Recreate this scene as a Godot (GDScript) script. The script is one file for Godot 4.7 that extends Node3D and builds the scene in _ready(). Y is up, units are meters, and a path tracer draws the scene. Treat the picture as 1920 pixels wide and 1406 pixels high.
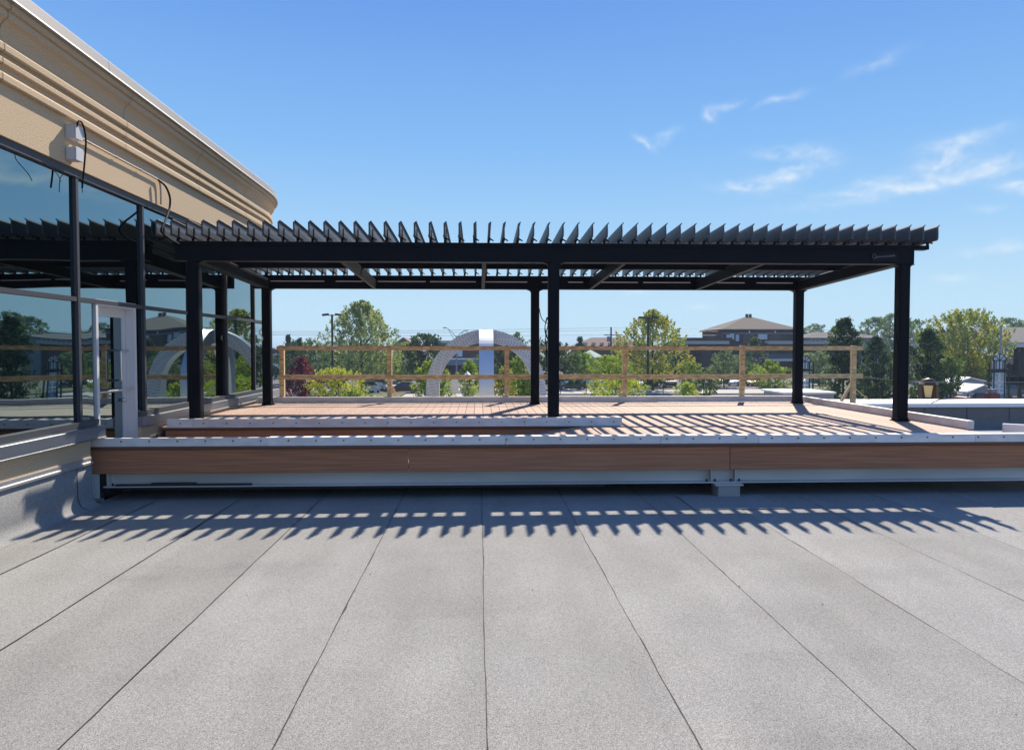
extends Node3D
# Flat roof terrace with a louvred pergola. Heights (h) are measured from eye level, x to the right, z away from the camera.
const EY := 1.74
const DECK := -1.05
const GROUND := -6.0
const EXPOSURE := 1.6
const SKY := 0.625      # brightness of the sky before exposure
var M := {}
var counts := {}
var rng := RandomNumberGenerator.new()

func V(x: float, h: float, z: float) -> Vector3:
	return Vector3(x, h + EY, -z)

# ---------------------------------------------------------------- helpers
func lin(r: float, g: float, b: float) -> Color:
	return Color(r, g, b).linear_to_srgb()

func mat(key: String, c: Color, rough := 0.7, metal := 0.0) -> StandardMaterial3D:
	var m := StandardMaterial3D.new()
	m.albedo_color = c
	m.roughness = rough
	m.metallic = metal
	m.resource_name = key
	M[key] = m
	return m

func noise_img(size: int, freq: float, kind: int, oct: int, sd: int, contrast: float, bright: float) -> Image:
	var n := FastNoiseLite.new()
	n.noise_type = kind
	n.frequency = freq
	n.seed = sd
	n.fractal_octaves = oct
	n.fractal_type = FastNoiseLite.FRACTAL_FBM if oct > 1 else FastNoiseLite.FRACTAL_NONE
	var im := n.get_seamless_image(size, size)
	im.convert(Image.FORMAT_RGB8)
	im.adjust_bcs(1.0, contrast, 1.0)
	im.adjust_bcs(bright, 1.0, 1.0)
	return im

func texture_on(m: StandardMaterial3D, im: Image, scale: Vector3) -> void:
	m.albedo_texture = ImageTexture.create_from_image(im)
	m.uv1_triplanar = true
	m.uv1_world_triplanar = true
	m.uv1_scale = scale

func relief_on(m: StandardMaterial3D, im: Image, strength: float) -> void:
	var b: Image = im.duplicate()
	b.bump_map_to_normal_map(strength)
	m.normal_enabled = true
	m.normal_texture = ImageTexture.create_from_image(b)
	m.normal_scale = 1.0

func numbered(parent: Node, called: String) -> String:
	var k := str(parent.get_instance_id()) + "/" + called
	var n: int = counts.get(k, 0)
	counts[k] = n + 1
	return called if n == 0 else "%s_%03d" % [called, n]

func nst() -> SurfaceTool:
	var st := SurfaceTool.new()
	st.begin(Mesh.PRIMITIVE_TRIANGLES)
	st.set_smooth_group(-1)
	return st

func origin_of(n: Node) -> Vector3:
	var p := Vector3.ZERO
	while n is Node3D and n != self:
		p += (n as Node3D).position
		n = n.get_parent()
	return p

func put(called: String, mesh: Mesh, m: Material, parent: Node, local := false) -> MeshInstance3D:
	var o := MeshInstance3D.new()
	o.mesh = mesh
	o.material_override = m
	o.name = numbered(parent, called)
	if not local and parent != self:
		o.position = -origin_of(parent)
	parent.add_child(o, true)
	return o

func obj(called: String, st: SurfaceTool, m: Material, parent: Node = self, local := false) -> MeshInstance3D:
	st.generate_normals()
	return put(called, st.commit(), m, parent, local)

func tag(o: Node, label: String, category: String, group := "") -> void:
	o.set_meta("label", label)
	o.set_meta("category", category)
	if group != "":
		o.set_meta("group", group)

func thing(called: String, label: String, category: String, at: Vector3, group := "") -> Node3D:
	var o := Node3D.new()
	o.name = numbered(self, called)
	add_child(o, true)
	o.position = at
	tag(o, label, category, group)
	return o

func struct(o: Node) -> Node:
	o.set_meta("kind", "structure")
	return o

func poly(st: SurfaceTool, pts: Array, out: Vector3) -> void:
	var n: Vector3 = (pts[0] - pts[2]).cross(pts[0] - pts[1])
	var p := pts
	if n.dot(out) < 0.0:
		p = pts.duplicate()
		p.reverse()
	for i in range(1, p.size() - 1):
		st.add_vertex(p[0]); st.add_vertex(p[i]); st.add_vertex(p[i + 1])

func box(st: SurfaceTool, c: Vector3, s: Vector3, bev := 0.0, bs := Basis()) -> void:
	var h := s * 0.5
	if bev <= 0.0:
		for a in 3:
			for sg in [-1.0, 1.0]:
				var n := Vector3.ZERO; n[a] = sg
				var u := Vector3.ZERO; u[(a + 1) % 3] = 1.0
				var v := Vector3.ZERO; v[(a + 2) % 3] = 1.0
				var pts := []
				for q in [[-1, -1], [1, -1], [1, 1], [-1, 1]]:
					pts.append(c + bs * ((n + u * q[0] + v * q[1]) * h))
				poly(st, pts, bs * n)
		return
	var b := Vector3(bev, bev, bev)
	for a in 3:
		for sg in [-1.0, 1.0]:
			var n := Vector3.ZERO; n[a] = sg
			var u := Vector3.ZERO; u[(a + 1) % 3] = 1.0
			var v := Vector3.ZERO; v[(a + 2) % 3] = 1.0
			var pts := []
			for q in [[-1, -1], [1, -1], [1, 1], [-1, 1]]:
				pts.append(c + bs * (n * h + (u * q[0] + v * q[1]) * (h - b)))
			poly(st, pts, bs * n)
			# edges shared with the next axis
			for sg2 in [-1.0, 1.0]:
				var e: Vector3 = u * sg2
				var pe := []
				for w in [-1.0, 1.0]:
					pe.append(c + bs * (n * h + e * (h - b) + v * w * (h - b)))
				for w in [1.0, -1.0]:
					pe.append(c + bs * (n * (h - b) + e * h + v * w * (h - b)))
				poly(st, pe, bs * (n + e))
	for x in [-1.0, 1.0]:
		for y in [-1.0, 1.0]:
			for z in [-1.0, 1.0]:
				var q := Vector3(x, y, z)
				var t := h - b
				poly(st, [c + bs * (q * Vector3(h.x, t.y, t.z)), c + bs * (q * Vector3(t.x, h.y, t.z)), c + bs * (q * Vector3(t.x, t.y, h.z))], bs * q)

func bx(st: SurfaceTool, x0: float, x1: float, h0: float, h1: float, z0: float, z1: float, bev := 0.0) -> void:
	box(st, V((x0 + x1) / 2, (h0 + h1) / 2, (z0 + z1) / 2), Vector3(absf(x1 - x0), absf(h1 - h0), absf(z1 - z0)), bev)

func bar(st: SurfaceTool, a: Vector3, b: Vector3, w: float, t: float, bev := 0.0) -> void:
	var d := (b - a).normalized()
	var side := d.cross(Vector3.UP)
	if side.length() < 0.01: side = Vector3.RIGHT
	side = side.normalized()
	box(st, (a + b) / 2, Vector3(w, t, (b - a).length()), bev, Basis(side, side.cross(-d).normalized() * -1.0 if false else (-d).cross(side).normalized(), -d))

func tube(st: SurfaceTool, pts: Array, r0: float, r1 := -1.0, seg := 8) -> void:
	if r1 < 0.0: r1 = r0
	st.set_smooth_group(1)
	var n := pts.size()
	var up := Vector3.UP
	var rings := []
	for i in n:
		var d: Vector3 = (pts[mini(i + 1, n - 1)] - pts[maxi(i - 1, 0)]).normalized()
		if absf(d.dot(up)) > 0.95: up = Vector3.RIGHT if absf(d.x) < 0.8 else Vector3.FORWARD
		var u := d.cross(up).normalized()
		var v := u.cross(d).normalized()
		var r := lerpf(r0, r1, float(i) / maxf(1.0, n - 1.0))
		var ring := []
		for k in seg:
			var a := TAU * k / seg
			ring.append(pts[i] + (u * cos(a) + v * sin(a)) * r)
		rings.append(ring)
		up = v
	for i in n - 1:
		for k in seg:
			var k2 := (k + 1) % seg
			var mid: Vector3 = (rings[i][k] + rings[i][k2]) / 2 - (pts[i] as Vector3)
			poly(st, [rings[i][k], rings[i][k2], rings[i + 1][k2], rings[i + 1][k]], mid)
	st.set_smooth_group(-1)
	poly(st, rings[0], pts[0] - pts[1])
	poly(st, rings[n - 1], pts[n - 1] - pts[n - 2])

func smooth_path(pts: Array, steps := 6) -> Array:
	var c := Curve3D.new()
	for i in pts.size():
		var t: Vector3 = (pts[mini(i + 1, pts.size() - 1)] - pts[maxi(i - 1, 0)]) / 6.0
		c.add_point(pts[i], -t, t)
	var out := []
	for i in (pts.size() - 1) * steps + 1:
		out.append(c.samplef(float(i) / steps))
	return out

func lathe(st: SurfaceTool, c: Vector3, prof: Array, seg := 10) -> void:   # prof: Vector2(radius, height)
	st.set_smooth_group(1)
	for i in prof.size() - 1:
		for k in seg:
			var a0 := TAU * k / seg
			var a1 := TAU * (k + 1) / seg
			var p: Vector2 = prof[i]
			var q: Vector2 = prof[i + 1]
			var d0 := Vector3(cos(a0), 0, sin(a0))
			var d1 := Vector3(cos(a1), 0, sin(a1))
			var out := (d0 + d1) * (absf(q.y - p.y)) + Vector3(0, signf(p.x - q.x) * absf(p.x - q.x) * (1.0 if q.y >= p.y else -1.0), 0)
			if p.x < 0.0005:
				poly(st, [c + Vector3(0, p.y, 0), c + d0 * q.x + Vector3(0, q.y, 0), c + d1 * q.x + Vector3(0, q.y, 0)], out)
			elif q.x < 0.0005:
				poly(st, [c + d0 * p.x + Vector3(0, p.y, 0), c + d1 * p.x + Vector3(0, p.y, 0), c + Vector3(0, q.y, 0)], out)
			else:
				poly(st, [c + d0 * p.x + Vector3(0, p.y, 0), c + d1 * p.x + Vector3(0, p.y, 0), c + d1 * q.x + Vector3(0, q.y, 0), c + d0 * q.x + Vector3(0, q.y, 0)], out)
	st.set_smooth_group(-1)

func prism(st: SurfaceTool, prof: PackedVector2Array, a: Vector3, b: Vector3, right: Vector3, up: Vector3) -> void:
	var n := prof.size()
	var mid := Vector2.ZERO
	for p in prof: mid += p / n
	var cw := Geometry2D.is_polygon_clockwise(prof)
	for i in n:
		var p := prof[i]
		var q := prof[(i + 1) % n]
		var e := q - p
		var nn := Vector2(e.y, -e.x) if not cw else Vector2(-e.y, e.x)
		poly(st, [a + right * p.x + up * p.y, a + right * q.x + up * q.y, b + right * q.x + up * q.y, b + right * p.x + up * p.y], right * nn.x + up * nn.y)
	var tri := Geometry2D.triangulate_polygon(prof)
	for i in range(0, tri.size(), 3):
		var t := [prof[tri[i]], prof[tri[i + 1]], prof[tri[i + 2]]]
		poly(st, [a + right * t[0].x + up * t[0].y, a + right * t[1].x + up * t[1].y, a + right * t[2].x + up * t[2].y], a - b)
		poly(st, [b + right * t[0].x + up * t[0].y, b + right * t[1].x + up * t[1].y, b + right * t[2].x + up * t[2].y], b - a)

# ---------------------------------------------------------------- sky
func sky_color(el: float) -> Color:
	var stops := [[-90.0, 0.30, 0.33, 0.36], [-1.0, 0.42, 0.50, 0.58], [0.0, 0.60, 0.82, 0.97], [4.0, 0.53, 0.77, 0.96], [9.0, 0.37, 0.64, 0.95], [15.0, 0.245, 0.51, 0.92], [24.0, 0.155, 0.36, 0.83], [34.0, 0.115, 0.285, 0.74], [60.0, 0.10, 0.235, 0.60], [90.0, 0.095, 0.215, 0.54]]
	for i in stops.size() - 1:
		if el <= stops[i + 1][0]:
			var t: float = (el - stops[i][0]) / (stops[i + 1][0] - stops[i][0])
			return Color(lerpf(stops[i][1], stops[i + 1][1], t), lerpf(stops[i][2], stops[i + 1][2], t), lerpf(stops[i][3], stops[i + 1][3], t))
	return Color(0.06, 0.17, 0.5)

func make_sky() -> Image:
	var W := 3072
	var H := 1536
	var im := Image.create(W, H, false, Image.FORMAT_RGBF)
	for y in H:
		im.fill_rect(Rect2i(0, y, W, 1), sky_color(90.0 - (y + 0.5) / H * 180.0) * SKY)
	# glow added to the sky round the sun for warmer fill (20.8 degrees right of straight ahead, 43 degrees up)
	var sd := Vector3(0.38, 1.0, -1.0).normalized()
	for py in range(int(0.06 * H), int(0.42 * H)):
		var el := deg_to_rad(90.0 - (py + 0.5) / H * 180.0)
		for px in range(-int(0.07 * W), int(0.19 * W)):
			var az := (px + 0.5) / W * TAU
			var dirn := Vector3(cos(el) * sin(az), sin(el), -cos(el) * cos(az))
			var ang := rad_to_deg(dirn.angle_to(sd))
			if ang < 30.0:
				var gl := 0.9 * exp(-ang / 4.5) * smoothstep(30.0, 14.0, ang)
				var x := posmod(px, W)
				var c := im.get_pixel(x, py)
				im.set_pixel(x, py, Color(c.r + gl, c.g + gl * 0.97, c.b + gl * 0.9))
	var n := FastNoiseLite.new()
	n.seed = 11
	n.noise_type = FastNoiseLite.TYPE_SIMPLEX_SMOOTH
	n.fractal_type = FastNoiseLite.FRACTAL_FBM
	n.fractal_octaves = 5
	n.frequency = 1.0
	# wisps of cirrus: azimuth, elevation, half length, half height (degrees), tilt, strength, share of fine streaks
	var wisps := [
		[31.6, 11.0, 6.2, 0.55, 2.0, 0.62], [29.0, 10.6, 5.0, 0.35, 3.0, 0.5], [32.0, 12.2, 2.4, 0.8, 12.0, 0.6], [33.2, 13.3, 3.0, 0.5, 8.0, 0.35], [34.6, 11.6, 2.0, 0.6, 14.0, 0.4],
		[22.6, 12.2, 3.2, 0.5, 8.0, 0.6], [19.8, 11.4, 2.9, 0.4, -6.0, 0.5], [22.8, 13.6, 3.2, 0.45, -4.0, 0.34], [24.6, 13.3, 1.8, 0.6, -12.0, 0.26],
		[12.5, 15.0, 1.1, 0.3, -38.0, 0.5], [14.0, 15.2, 1.4, 0.5, 22.0, 0.24], [18.2, 17.0, 1.3, 0.35, 4.0, 0.5], [17.2, 16.6, 0.7, 0.4, -40.0, 0.35], [22.0, 17.2, 2.0, 0.3, 10.0, 0.34], [28.0, 18.6, 2.4, 0.4, 16.0, 0.2],
		[36.4, 10.0, 1.7, 0.45, -14.0, 0.55], [34.5, 9.0, 1.4, 0.25, 0.0, 0.28], [35.0, 6.4, 2.4, 0.35, 3.0, 0.36], [32.8, 4.6, 1.6, 0.4, 2.0, 0.30], [16.5, 3.0, 1.6, 0.25, 2.0, 0.4], [12.0, 4.2, 1.2, 0.25, 0.0, 0.3], [25.0, 10.0, 7.0, 0.4, 4.0, 0.14],
		[48.0, 12.0, 6.0, 0.9, 5.0, 0.5], [60.0, 15.0, 7.0, 0.8, -4.0, 0.4], [75.0, 11.0, 6.0, 0.7, 6.0, 0.45], [100.0, 14.0, 8.0, 1.0, 3.0, 0.4], [140.0, 13.0, 7.0, 0.9, -5.0, 0.45], [175.0, 16.0, 8.0, 0.8, 5.0, 0.4], [215.0, 12.0, 7.0, 0.9, 2.0, 0.45], [255.0, 15.0, 8.0, 0.9, -4.0, 0.4], [295.0, 12.0, 6.0, 0.7, 4.0, 0.35],
	]
	for w in wisps:
		var ce := cos(deg_to_rad(w[1]))
		var rx: float = (w[2] * 1.5) / ce
		var ry: float = w[3] * 3.2 + w[2] * 1.2 * absf(sin(deg_to_rad(w[4])))
		var ca := cos(deg_to_rad(w[4]))
		var sa := sin(deg_to_rad(w[4]))
		var px0 := int((w[0] - rx) / 360.0 * W)
		var px1 := int((w[0] + rx) / 360.0 * W)
		var py0 := int((90.0 - w[1] - ry) / 180.0 * H)
		var py1 := int((90.0 - w[1] + ry) / 180.0 * H)
		for py in range(py0, py1 + 1):
			var dy: float = (90.0 - (py + 0.5) / H * 180.0) - w[1]
			for px in range(px0, px1 + 1):
				var dx: float = ((px + 0.5) / W * 360.0 - w[0]) * ce
				var u := dx * ca + dy * sa
				var v := -dx * sa + dy * ca
				v += 0.55 * n.get_noise_3d(dx * 0.32 + w[0], dy * 0.5, 3.0) * (0.5 + w[3])
				var g: float = exp(-2.2 * pow(u / w[2], 2.0) - 1.6 * pow(v / w[3], 2.0))
				if g < 0.02: continue
				var f := n.get_noise_3d(u * 0.42 + w[0] * 3.0, v * 1.7 + dx * 0.1, 0.0) * 0.62 + n.get_noise_3d(u * 1.3 + w[0], v * 3.4, 9.0) * 0.38
				var d: float = clampf(g * (0.55 + 1.35 * f), 0.0, 1.0) * minf(w[5] * 1.6, 0.85)
				if d <= 0.004: continue
				var x := posmod(px, W)
				var c := im.get_pixel(x, py)
				im.set_pixel(x, py, c.lerp(Color(0.86, 0.93, 1.0) * SKY, d))
	return im

# ---------------------------------------------------------------- setup
func _ready() -> void:
	var cam := Camera3D.new()
	cam.name = "camera"
	add_child(cam)
	cam.position = Vector3(0, EY, 0)
	cam.rotation = Vector3(-0.0350, -0.0437, 0)
	cam.fov = 2.0 * rad_to_deg(atan(703.0 / 1410.0))
	cam.near = 0.05
	cam.far = 3000.0
	cam.current = true
	var env := Environment.new()
	env.background_mode = Environment.BG_SKY
	var sky := Sky.new()
	var sm := PanoramaSkyMaterial.new()
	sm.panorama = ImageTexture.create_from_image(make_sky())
	sky.sky_material = sm
	env.sky = sky
	env.tonemap_mode = Environment.TONE_MAPPER_LINEAR
	env.tonemap_exposure = EXPOSURE
	env.fog_enabled = true
	env.fog_density = 0.0004
	env.fog_light_color = Color(0.80, 0.88, 0.97)
	env.sdfgi_enabled = true
	env.ssao_enabled = true
	env.ssil_enabled = true
	var we := WorldEnvironment.new()
	we.name = "world_environment"
	we.environment = env
	add_child(we)
	var sun := DirectionalLight3D.new()
	sun.name = "sun"
	sun.light_energy = 1.6
	sun.light_color = Color(1.0, 0.955, 0.88)
	sun.light_angular_distance = 0.5
	sun.shadow_enabled = true
	add_child(sun)
	sun.look_at_from_position(Vector3.ZERO, -Vector3(0.38, 1.0, -1.0), Vector3.UP)
	rng.seed = 7
	make_materials()
	build_ground()
	build_roof()
	build_building()
	build_deck()
	build_pergola()
	build_rail()
	build_parapets()
	build_cables()
	build_arch()
	build_far_buildings()
	build_street()
	build_cars()
	build_trees()

func make_materials() -> void:
	var fine := noise_img(1024, 0.42, FastNoiseLite.TYPE_VALUE, 1, 3, 0.30, 1.66)
	var grit := noise_img(512, 0.16, FastNoiseLite.TYPE_SIMPLEX_SMOOTH, 4, 5, 0.26, 1.66)
	var soft := noise_img(512, 0.02, FastNoiseLite.TYPE_SIMPLEX_SMOOTH, 4, 8, 0.22, 1.7)
	var m := mat("membrane", lin(0.445, 0.439, 0.428), 0.95)
	m.vertex_color_use_as_albedo = true
	texture_on(m, fine, Vector3.ONE * 0.80)
	relief_on(m, fine, 0.45)
	m = mat("membrane_plain", lin(0.36, 0.36, 0.36), 0.95)
	texture_on(m, fine, Vector3.ONE * 0.80)
	relief_on(m, fine, 0.45)
	m = mat("membrane_wall", lin(0.27, 0.26, 0.255), 0.9)
	texture_on(m, fine, Vector3.ONE * 0.80)
	mat("bitumen", lin(0.022, 0.021, 0.022), 0.85)
	m = mat("stucco", lin(0.77, 0.57, 0.365), 0.93)
	texture_on(m, grit, Vector3(0.9, 0.9, 0.9))
	relief_on(m, grit, 0.45)
	mat("stucco_joint", lin(0.16, 0.12, 0.08), 0.9)
	m = mat("coping", lin(0.30, 0.28, 0.275), 0.6)
	m = mat("glass", lin(0.215, 0.31, 0.335), 0.012, 1.0)
	mat("mullion", lin(0.065, 0.067, 0.078), 0.5).metallic_specular = 0.3
	mat("door_metal", lin(0.62, 0.62, 0.63), 0.45)
	mat("steel_bright", lin(0.6, 0.6, 0.62), 0.3, 0.9)
	m = mat("ledge", lin(0.17, 0.19, 0.22), 0.38, 0.5)
	mat("flashing", lin(0.52, 0.52, 0.53), 0.35, 0.6)
	for k in 4:
		var t: float = [0.0, 0.06, -0.05, 0.1][k]
		m = mat("board%d" % k, lin(0.56 + t * 0.4, 0.37 + t * 0.3, 0.29 + t * 0.26), 0.7)
		m.metallic_specular = 0.4
		texture_on(m, soft, Vector3(9.0 + k, 9.0, 0.55))
		relief_on(m, grit, 0.4)
	for k in 3:
		var t: float = [0.0, 0.018, -0.012][k]
		m = mat("fascia%d" % k, lin(0.55 + t * 1.6, 0.240 + t * 0.8, 0.130 + t * 0.5), 0.6)
		m.metallic_specular = 0.3
		texture_on(m, noise_img(512, 0.018, FastNoiseLite.TYPE_SIMPLEX_SMOOTH, 5, 21 + k, 0.11, 1.8), Vector3(0.10, 3.4, 3.4))
	var streak := noise_img(256, 0.012, FastNoiseLite.TYPE_SIMPLEX_SMOOTH, 3, 19, 0.09, 1.85)
	var kerb_tex := noise_img(512, 0.012, FastNoiseLite.TYPE_SIMPLEX_SMOOTH, 3, 17, 0.07, 1.88)
	mat("fascia_trim", lin(0.15, 0.075, 0.055), 0.5)
	for k in 3:
		var t: float = [0.0, 0.05, -0.05][k]
		m = mat("kerb%d" % k, lin(0.84 + t * 0.8, 0.80 + t * 0.8, 0.78 + t * 0.8), 0.55)
		texture_on(m, kerb_tex, Vector3(0.35, 1.1, 0.35))
	m = mat("steel_beam", lin(0.64, 0.61, 0.57), 0.6)
	texture_on(m, streak, Vector3(0.12, 0.5, 0.12))
	mat("bolt", lin(0.03, 0.03, 0.035), 0.5, 0.5)
	mat("pergola", lin(0.007, 0.008, 0.013), 0.5).metallic_specular = 0.22
	mat("louver", lin(0.060, 0.062, 0.071), 0.42)
	mat("pale_strip", lin(0.62, 0.6, 0.6), 0.5)
	mat("emblem", lin(0.22, 0.22, 0.23), 0.5)
	mat("plate", lin(0.013, 0.013, 0.017), 0.5).metallic_specular = 0.25
	m = mat("lumber", lin(0.95, 0.68, 0.37), 0.75)
	texture_on(m, noise_img(512, 0.02, FastNoiseLite.TYPE_SIMPLEX_SMOOTH, 4, 31, 0.22, 1.7), Vector3(0.5, 2.0, 2.0))
	mat("rubber", lin(0.010, 0.010, 0.011), 0.7).metallic_specular = 0.2
	mat("grey_plastic", lin(0.50, 0.50, 0.52), 0.5)
	mat("conduit", lin(0.40, 0.32, 0.25), 0.6)
	mat("white_metal", lin(0.80, 0.80, 0.79), 0.45)
	mat("black_paint", lin(0.015, 0.015, 0.017), 0.5)
	m = mat("asphalt", lin(0.115, 0.115, 0.12), 0.95)
	texture_on(m, soft, Vector3.ONE * 0.05)
	mat("concrete", lin(0.36, 0.34, 0.32), 0.9)
	mat("paint_white", lin(0.75, 0.75, 0.74), 0.8)
	m = mat("grass", lin(0.12, 0.145, 0.035), 0.95)
	texture_on(m, grit, Vector3.ONE * 0.3)
	m = mat("earth", lin(0.13, 0.14, 0.075), 0.95)
	texture_on(m, soft, Vector3.ONE * 0.02)
	m = mat("brick_dark", lin(0.085, 0.050, 0.046), 0.9)
	texture_on(m, grit, Vector3.ONE * 0.4)
	m = mat("brick_red", lin(0.20, 0.085, 0.06), 0.9)
	texture_on(m, grit, Vector3.ONE * 0.4)
	mat("roof_brown", lin(0.115, 0.092, 0.075), 0.95)
	mat("roof_red", lin(0.20, 0.12, 0.10), 0.9)
	mat("roof_teal", lin(0.20, 0.36, 0.33), 0.7)
	mat("roof_blue", lin(0.07, 0.10, 0.16), 0.7)
	mat("roof_grey", lin(0.10, 0.098, 0.10), 0.95)
	mat("wall_pale", lin(0.46, 0.42, 0.37), 0.9)
	mat("wall_white", lin(0.70, 0.70, 0.69), 0.8)
	mat("wall_grey", lin(0.22, 0.24, 0.27), 0.85)
	mat("pane_far", lin(0.05, 0.06, 0.075), 0.06, 0.2)
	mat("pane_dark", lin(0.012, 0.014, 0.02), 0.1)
	mat("blind", lin(0.6, 0.62, 0.64), 0.6)
	mat("lamp_glass", lin(0.78, 0.62, 0.30), 0.35)
	mat("globe", lin(0.8, 0.8, 0.78), 0.4)
	mat("bronze", lin(0.085, 0.06, 0.042), 0.5, 0.4)
	mat("canvas", lin(0.82, 0.82, 0.80), 0.7)
	mat("red_paint", lin(0.32, 0.03, 0.035), 0.4)
	mat("pole_wood", lin(0.12, 0.095, 0.075), 0.9)
	mat("pole_metal", lin(0.27, 0.28, 0.29), 0.55, 0.3)
	mat("bark", lin(0.06, 0.048, 0.038), 0.95)
	m = mat("leaves", Color.WHITE, 0.6)
	m.vertex_color_use_as_albedo = true
	m.backlight_enabled = true
	m.backlight = Color(0.9, 0.9, 0.7)
	m.metallic_specular = 0.3
	m.cull_mode = BaseMaterial3D.CULL_DISABLED
	mat("arch_panel", lin(0.62, 0.64, 0.67), 0.42, 0.6)
	mat("arch_face", lin(0.50, 0.505, 0.52), 0.5, 0.1)
	mat("arch_scale_light", lin(0.66, 0.665, 0.68), 0.5, 0.1)
	mat("arch_scale_dark", lin(0.43, 0.435, 0.45), 0.5, 0.1)
	mat("tyre", lin(0.012, 0.012, 0.012), 0.8)
	mat("rim", lin(0.4, 0.4, 0.42), 0.3, 0.8)
	mat("headlight", lin(0.75, 0.76, 0.78), 0.15)
	mat("taillight", lin(0.4, 0.02, 0.02), 0.25)

# ---------------------------------------------------------------- ground
func sheet(called: String, m: Material, x0: float, x1: float, z0: float, z1: float, lift: float, parent: Node = self) -> MeshInstance3D:
	var st := nst()
	poly(st, [V(x0, GROUND + lift, z0), V(x1, GROUND + lift, z0), V(x1, GROUND + lift, z1), V(x0, GROUND + lift, z1)], Vector3.UP)
	return obj(called, st, m, parent)

func slab(called: String, m: Material, x0: float, x1: float, z0: float, z1: float, hgt: float) -> MeshInstance3D:
	var st := nst()
	bx(st, x0, x1, GROUND - 0.05, GROUND + hgt, z0, z1)
	return obj(called, st, m)

func build_ground() -> void:
	struct(sheet("ground", M.earth, -1500, 1500, -400, 2200, -0.02))
	struct(sheet("parking_lot", M.asphalt, -60, 120, 84, 158, 0.0))
	struct(sheet("road", M.asphalt, -160, 220, 44, 72, 0.0))
	struct(slab("pavement", M.concrete, -160, 220, 72.5, 84, 0.12))
	struct(slab("pavement", M.concrete, 9, 46, 97.5, 107.5, 0.12))
	struct(slab("pavement", M.concrete, -9.5, 8.5, 90, 98, 0.12))
	struct(slab("pavement", M.concrete, -12, 16, 18, 42, 0.12))
	struct(slab("lawn", M.grass, -15.5, -9.8, 91.5, 100.5, 0.14))
	struct(slab("lawn", M.grass, 46.5, 58, 106, 116.5, 0.14))
	struct(slab("lawn", M.grass, -24, -16, 55, 70, 0.14))
	struct(slab("lawn", M.grass, 9, 17, 58, 71, 0.14))
	struct(slab("lawn", M.grass, 18, 46, 72.6, 82, 0.16))
	# painted bays
	var st := nst()
	for k in 40:
		bx(st, -30 + k * 2.7, -29.88 + k * 2.7, GROUND + 0.002, GROUND + 0.006, 109, 114)
		bx(st, -30 + k * 2.7, -29.88 + k * 2.7, GROUND + 0.002, GROUND + 0.006, 122, 127)
	var o := obj("bay_markings", st, M.paint_white)
	struct(o)

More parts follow.
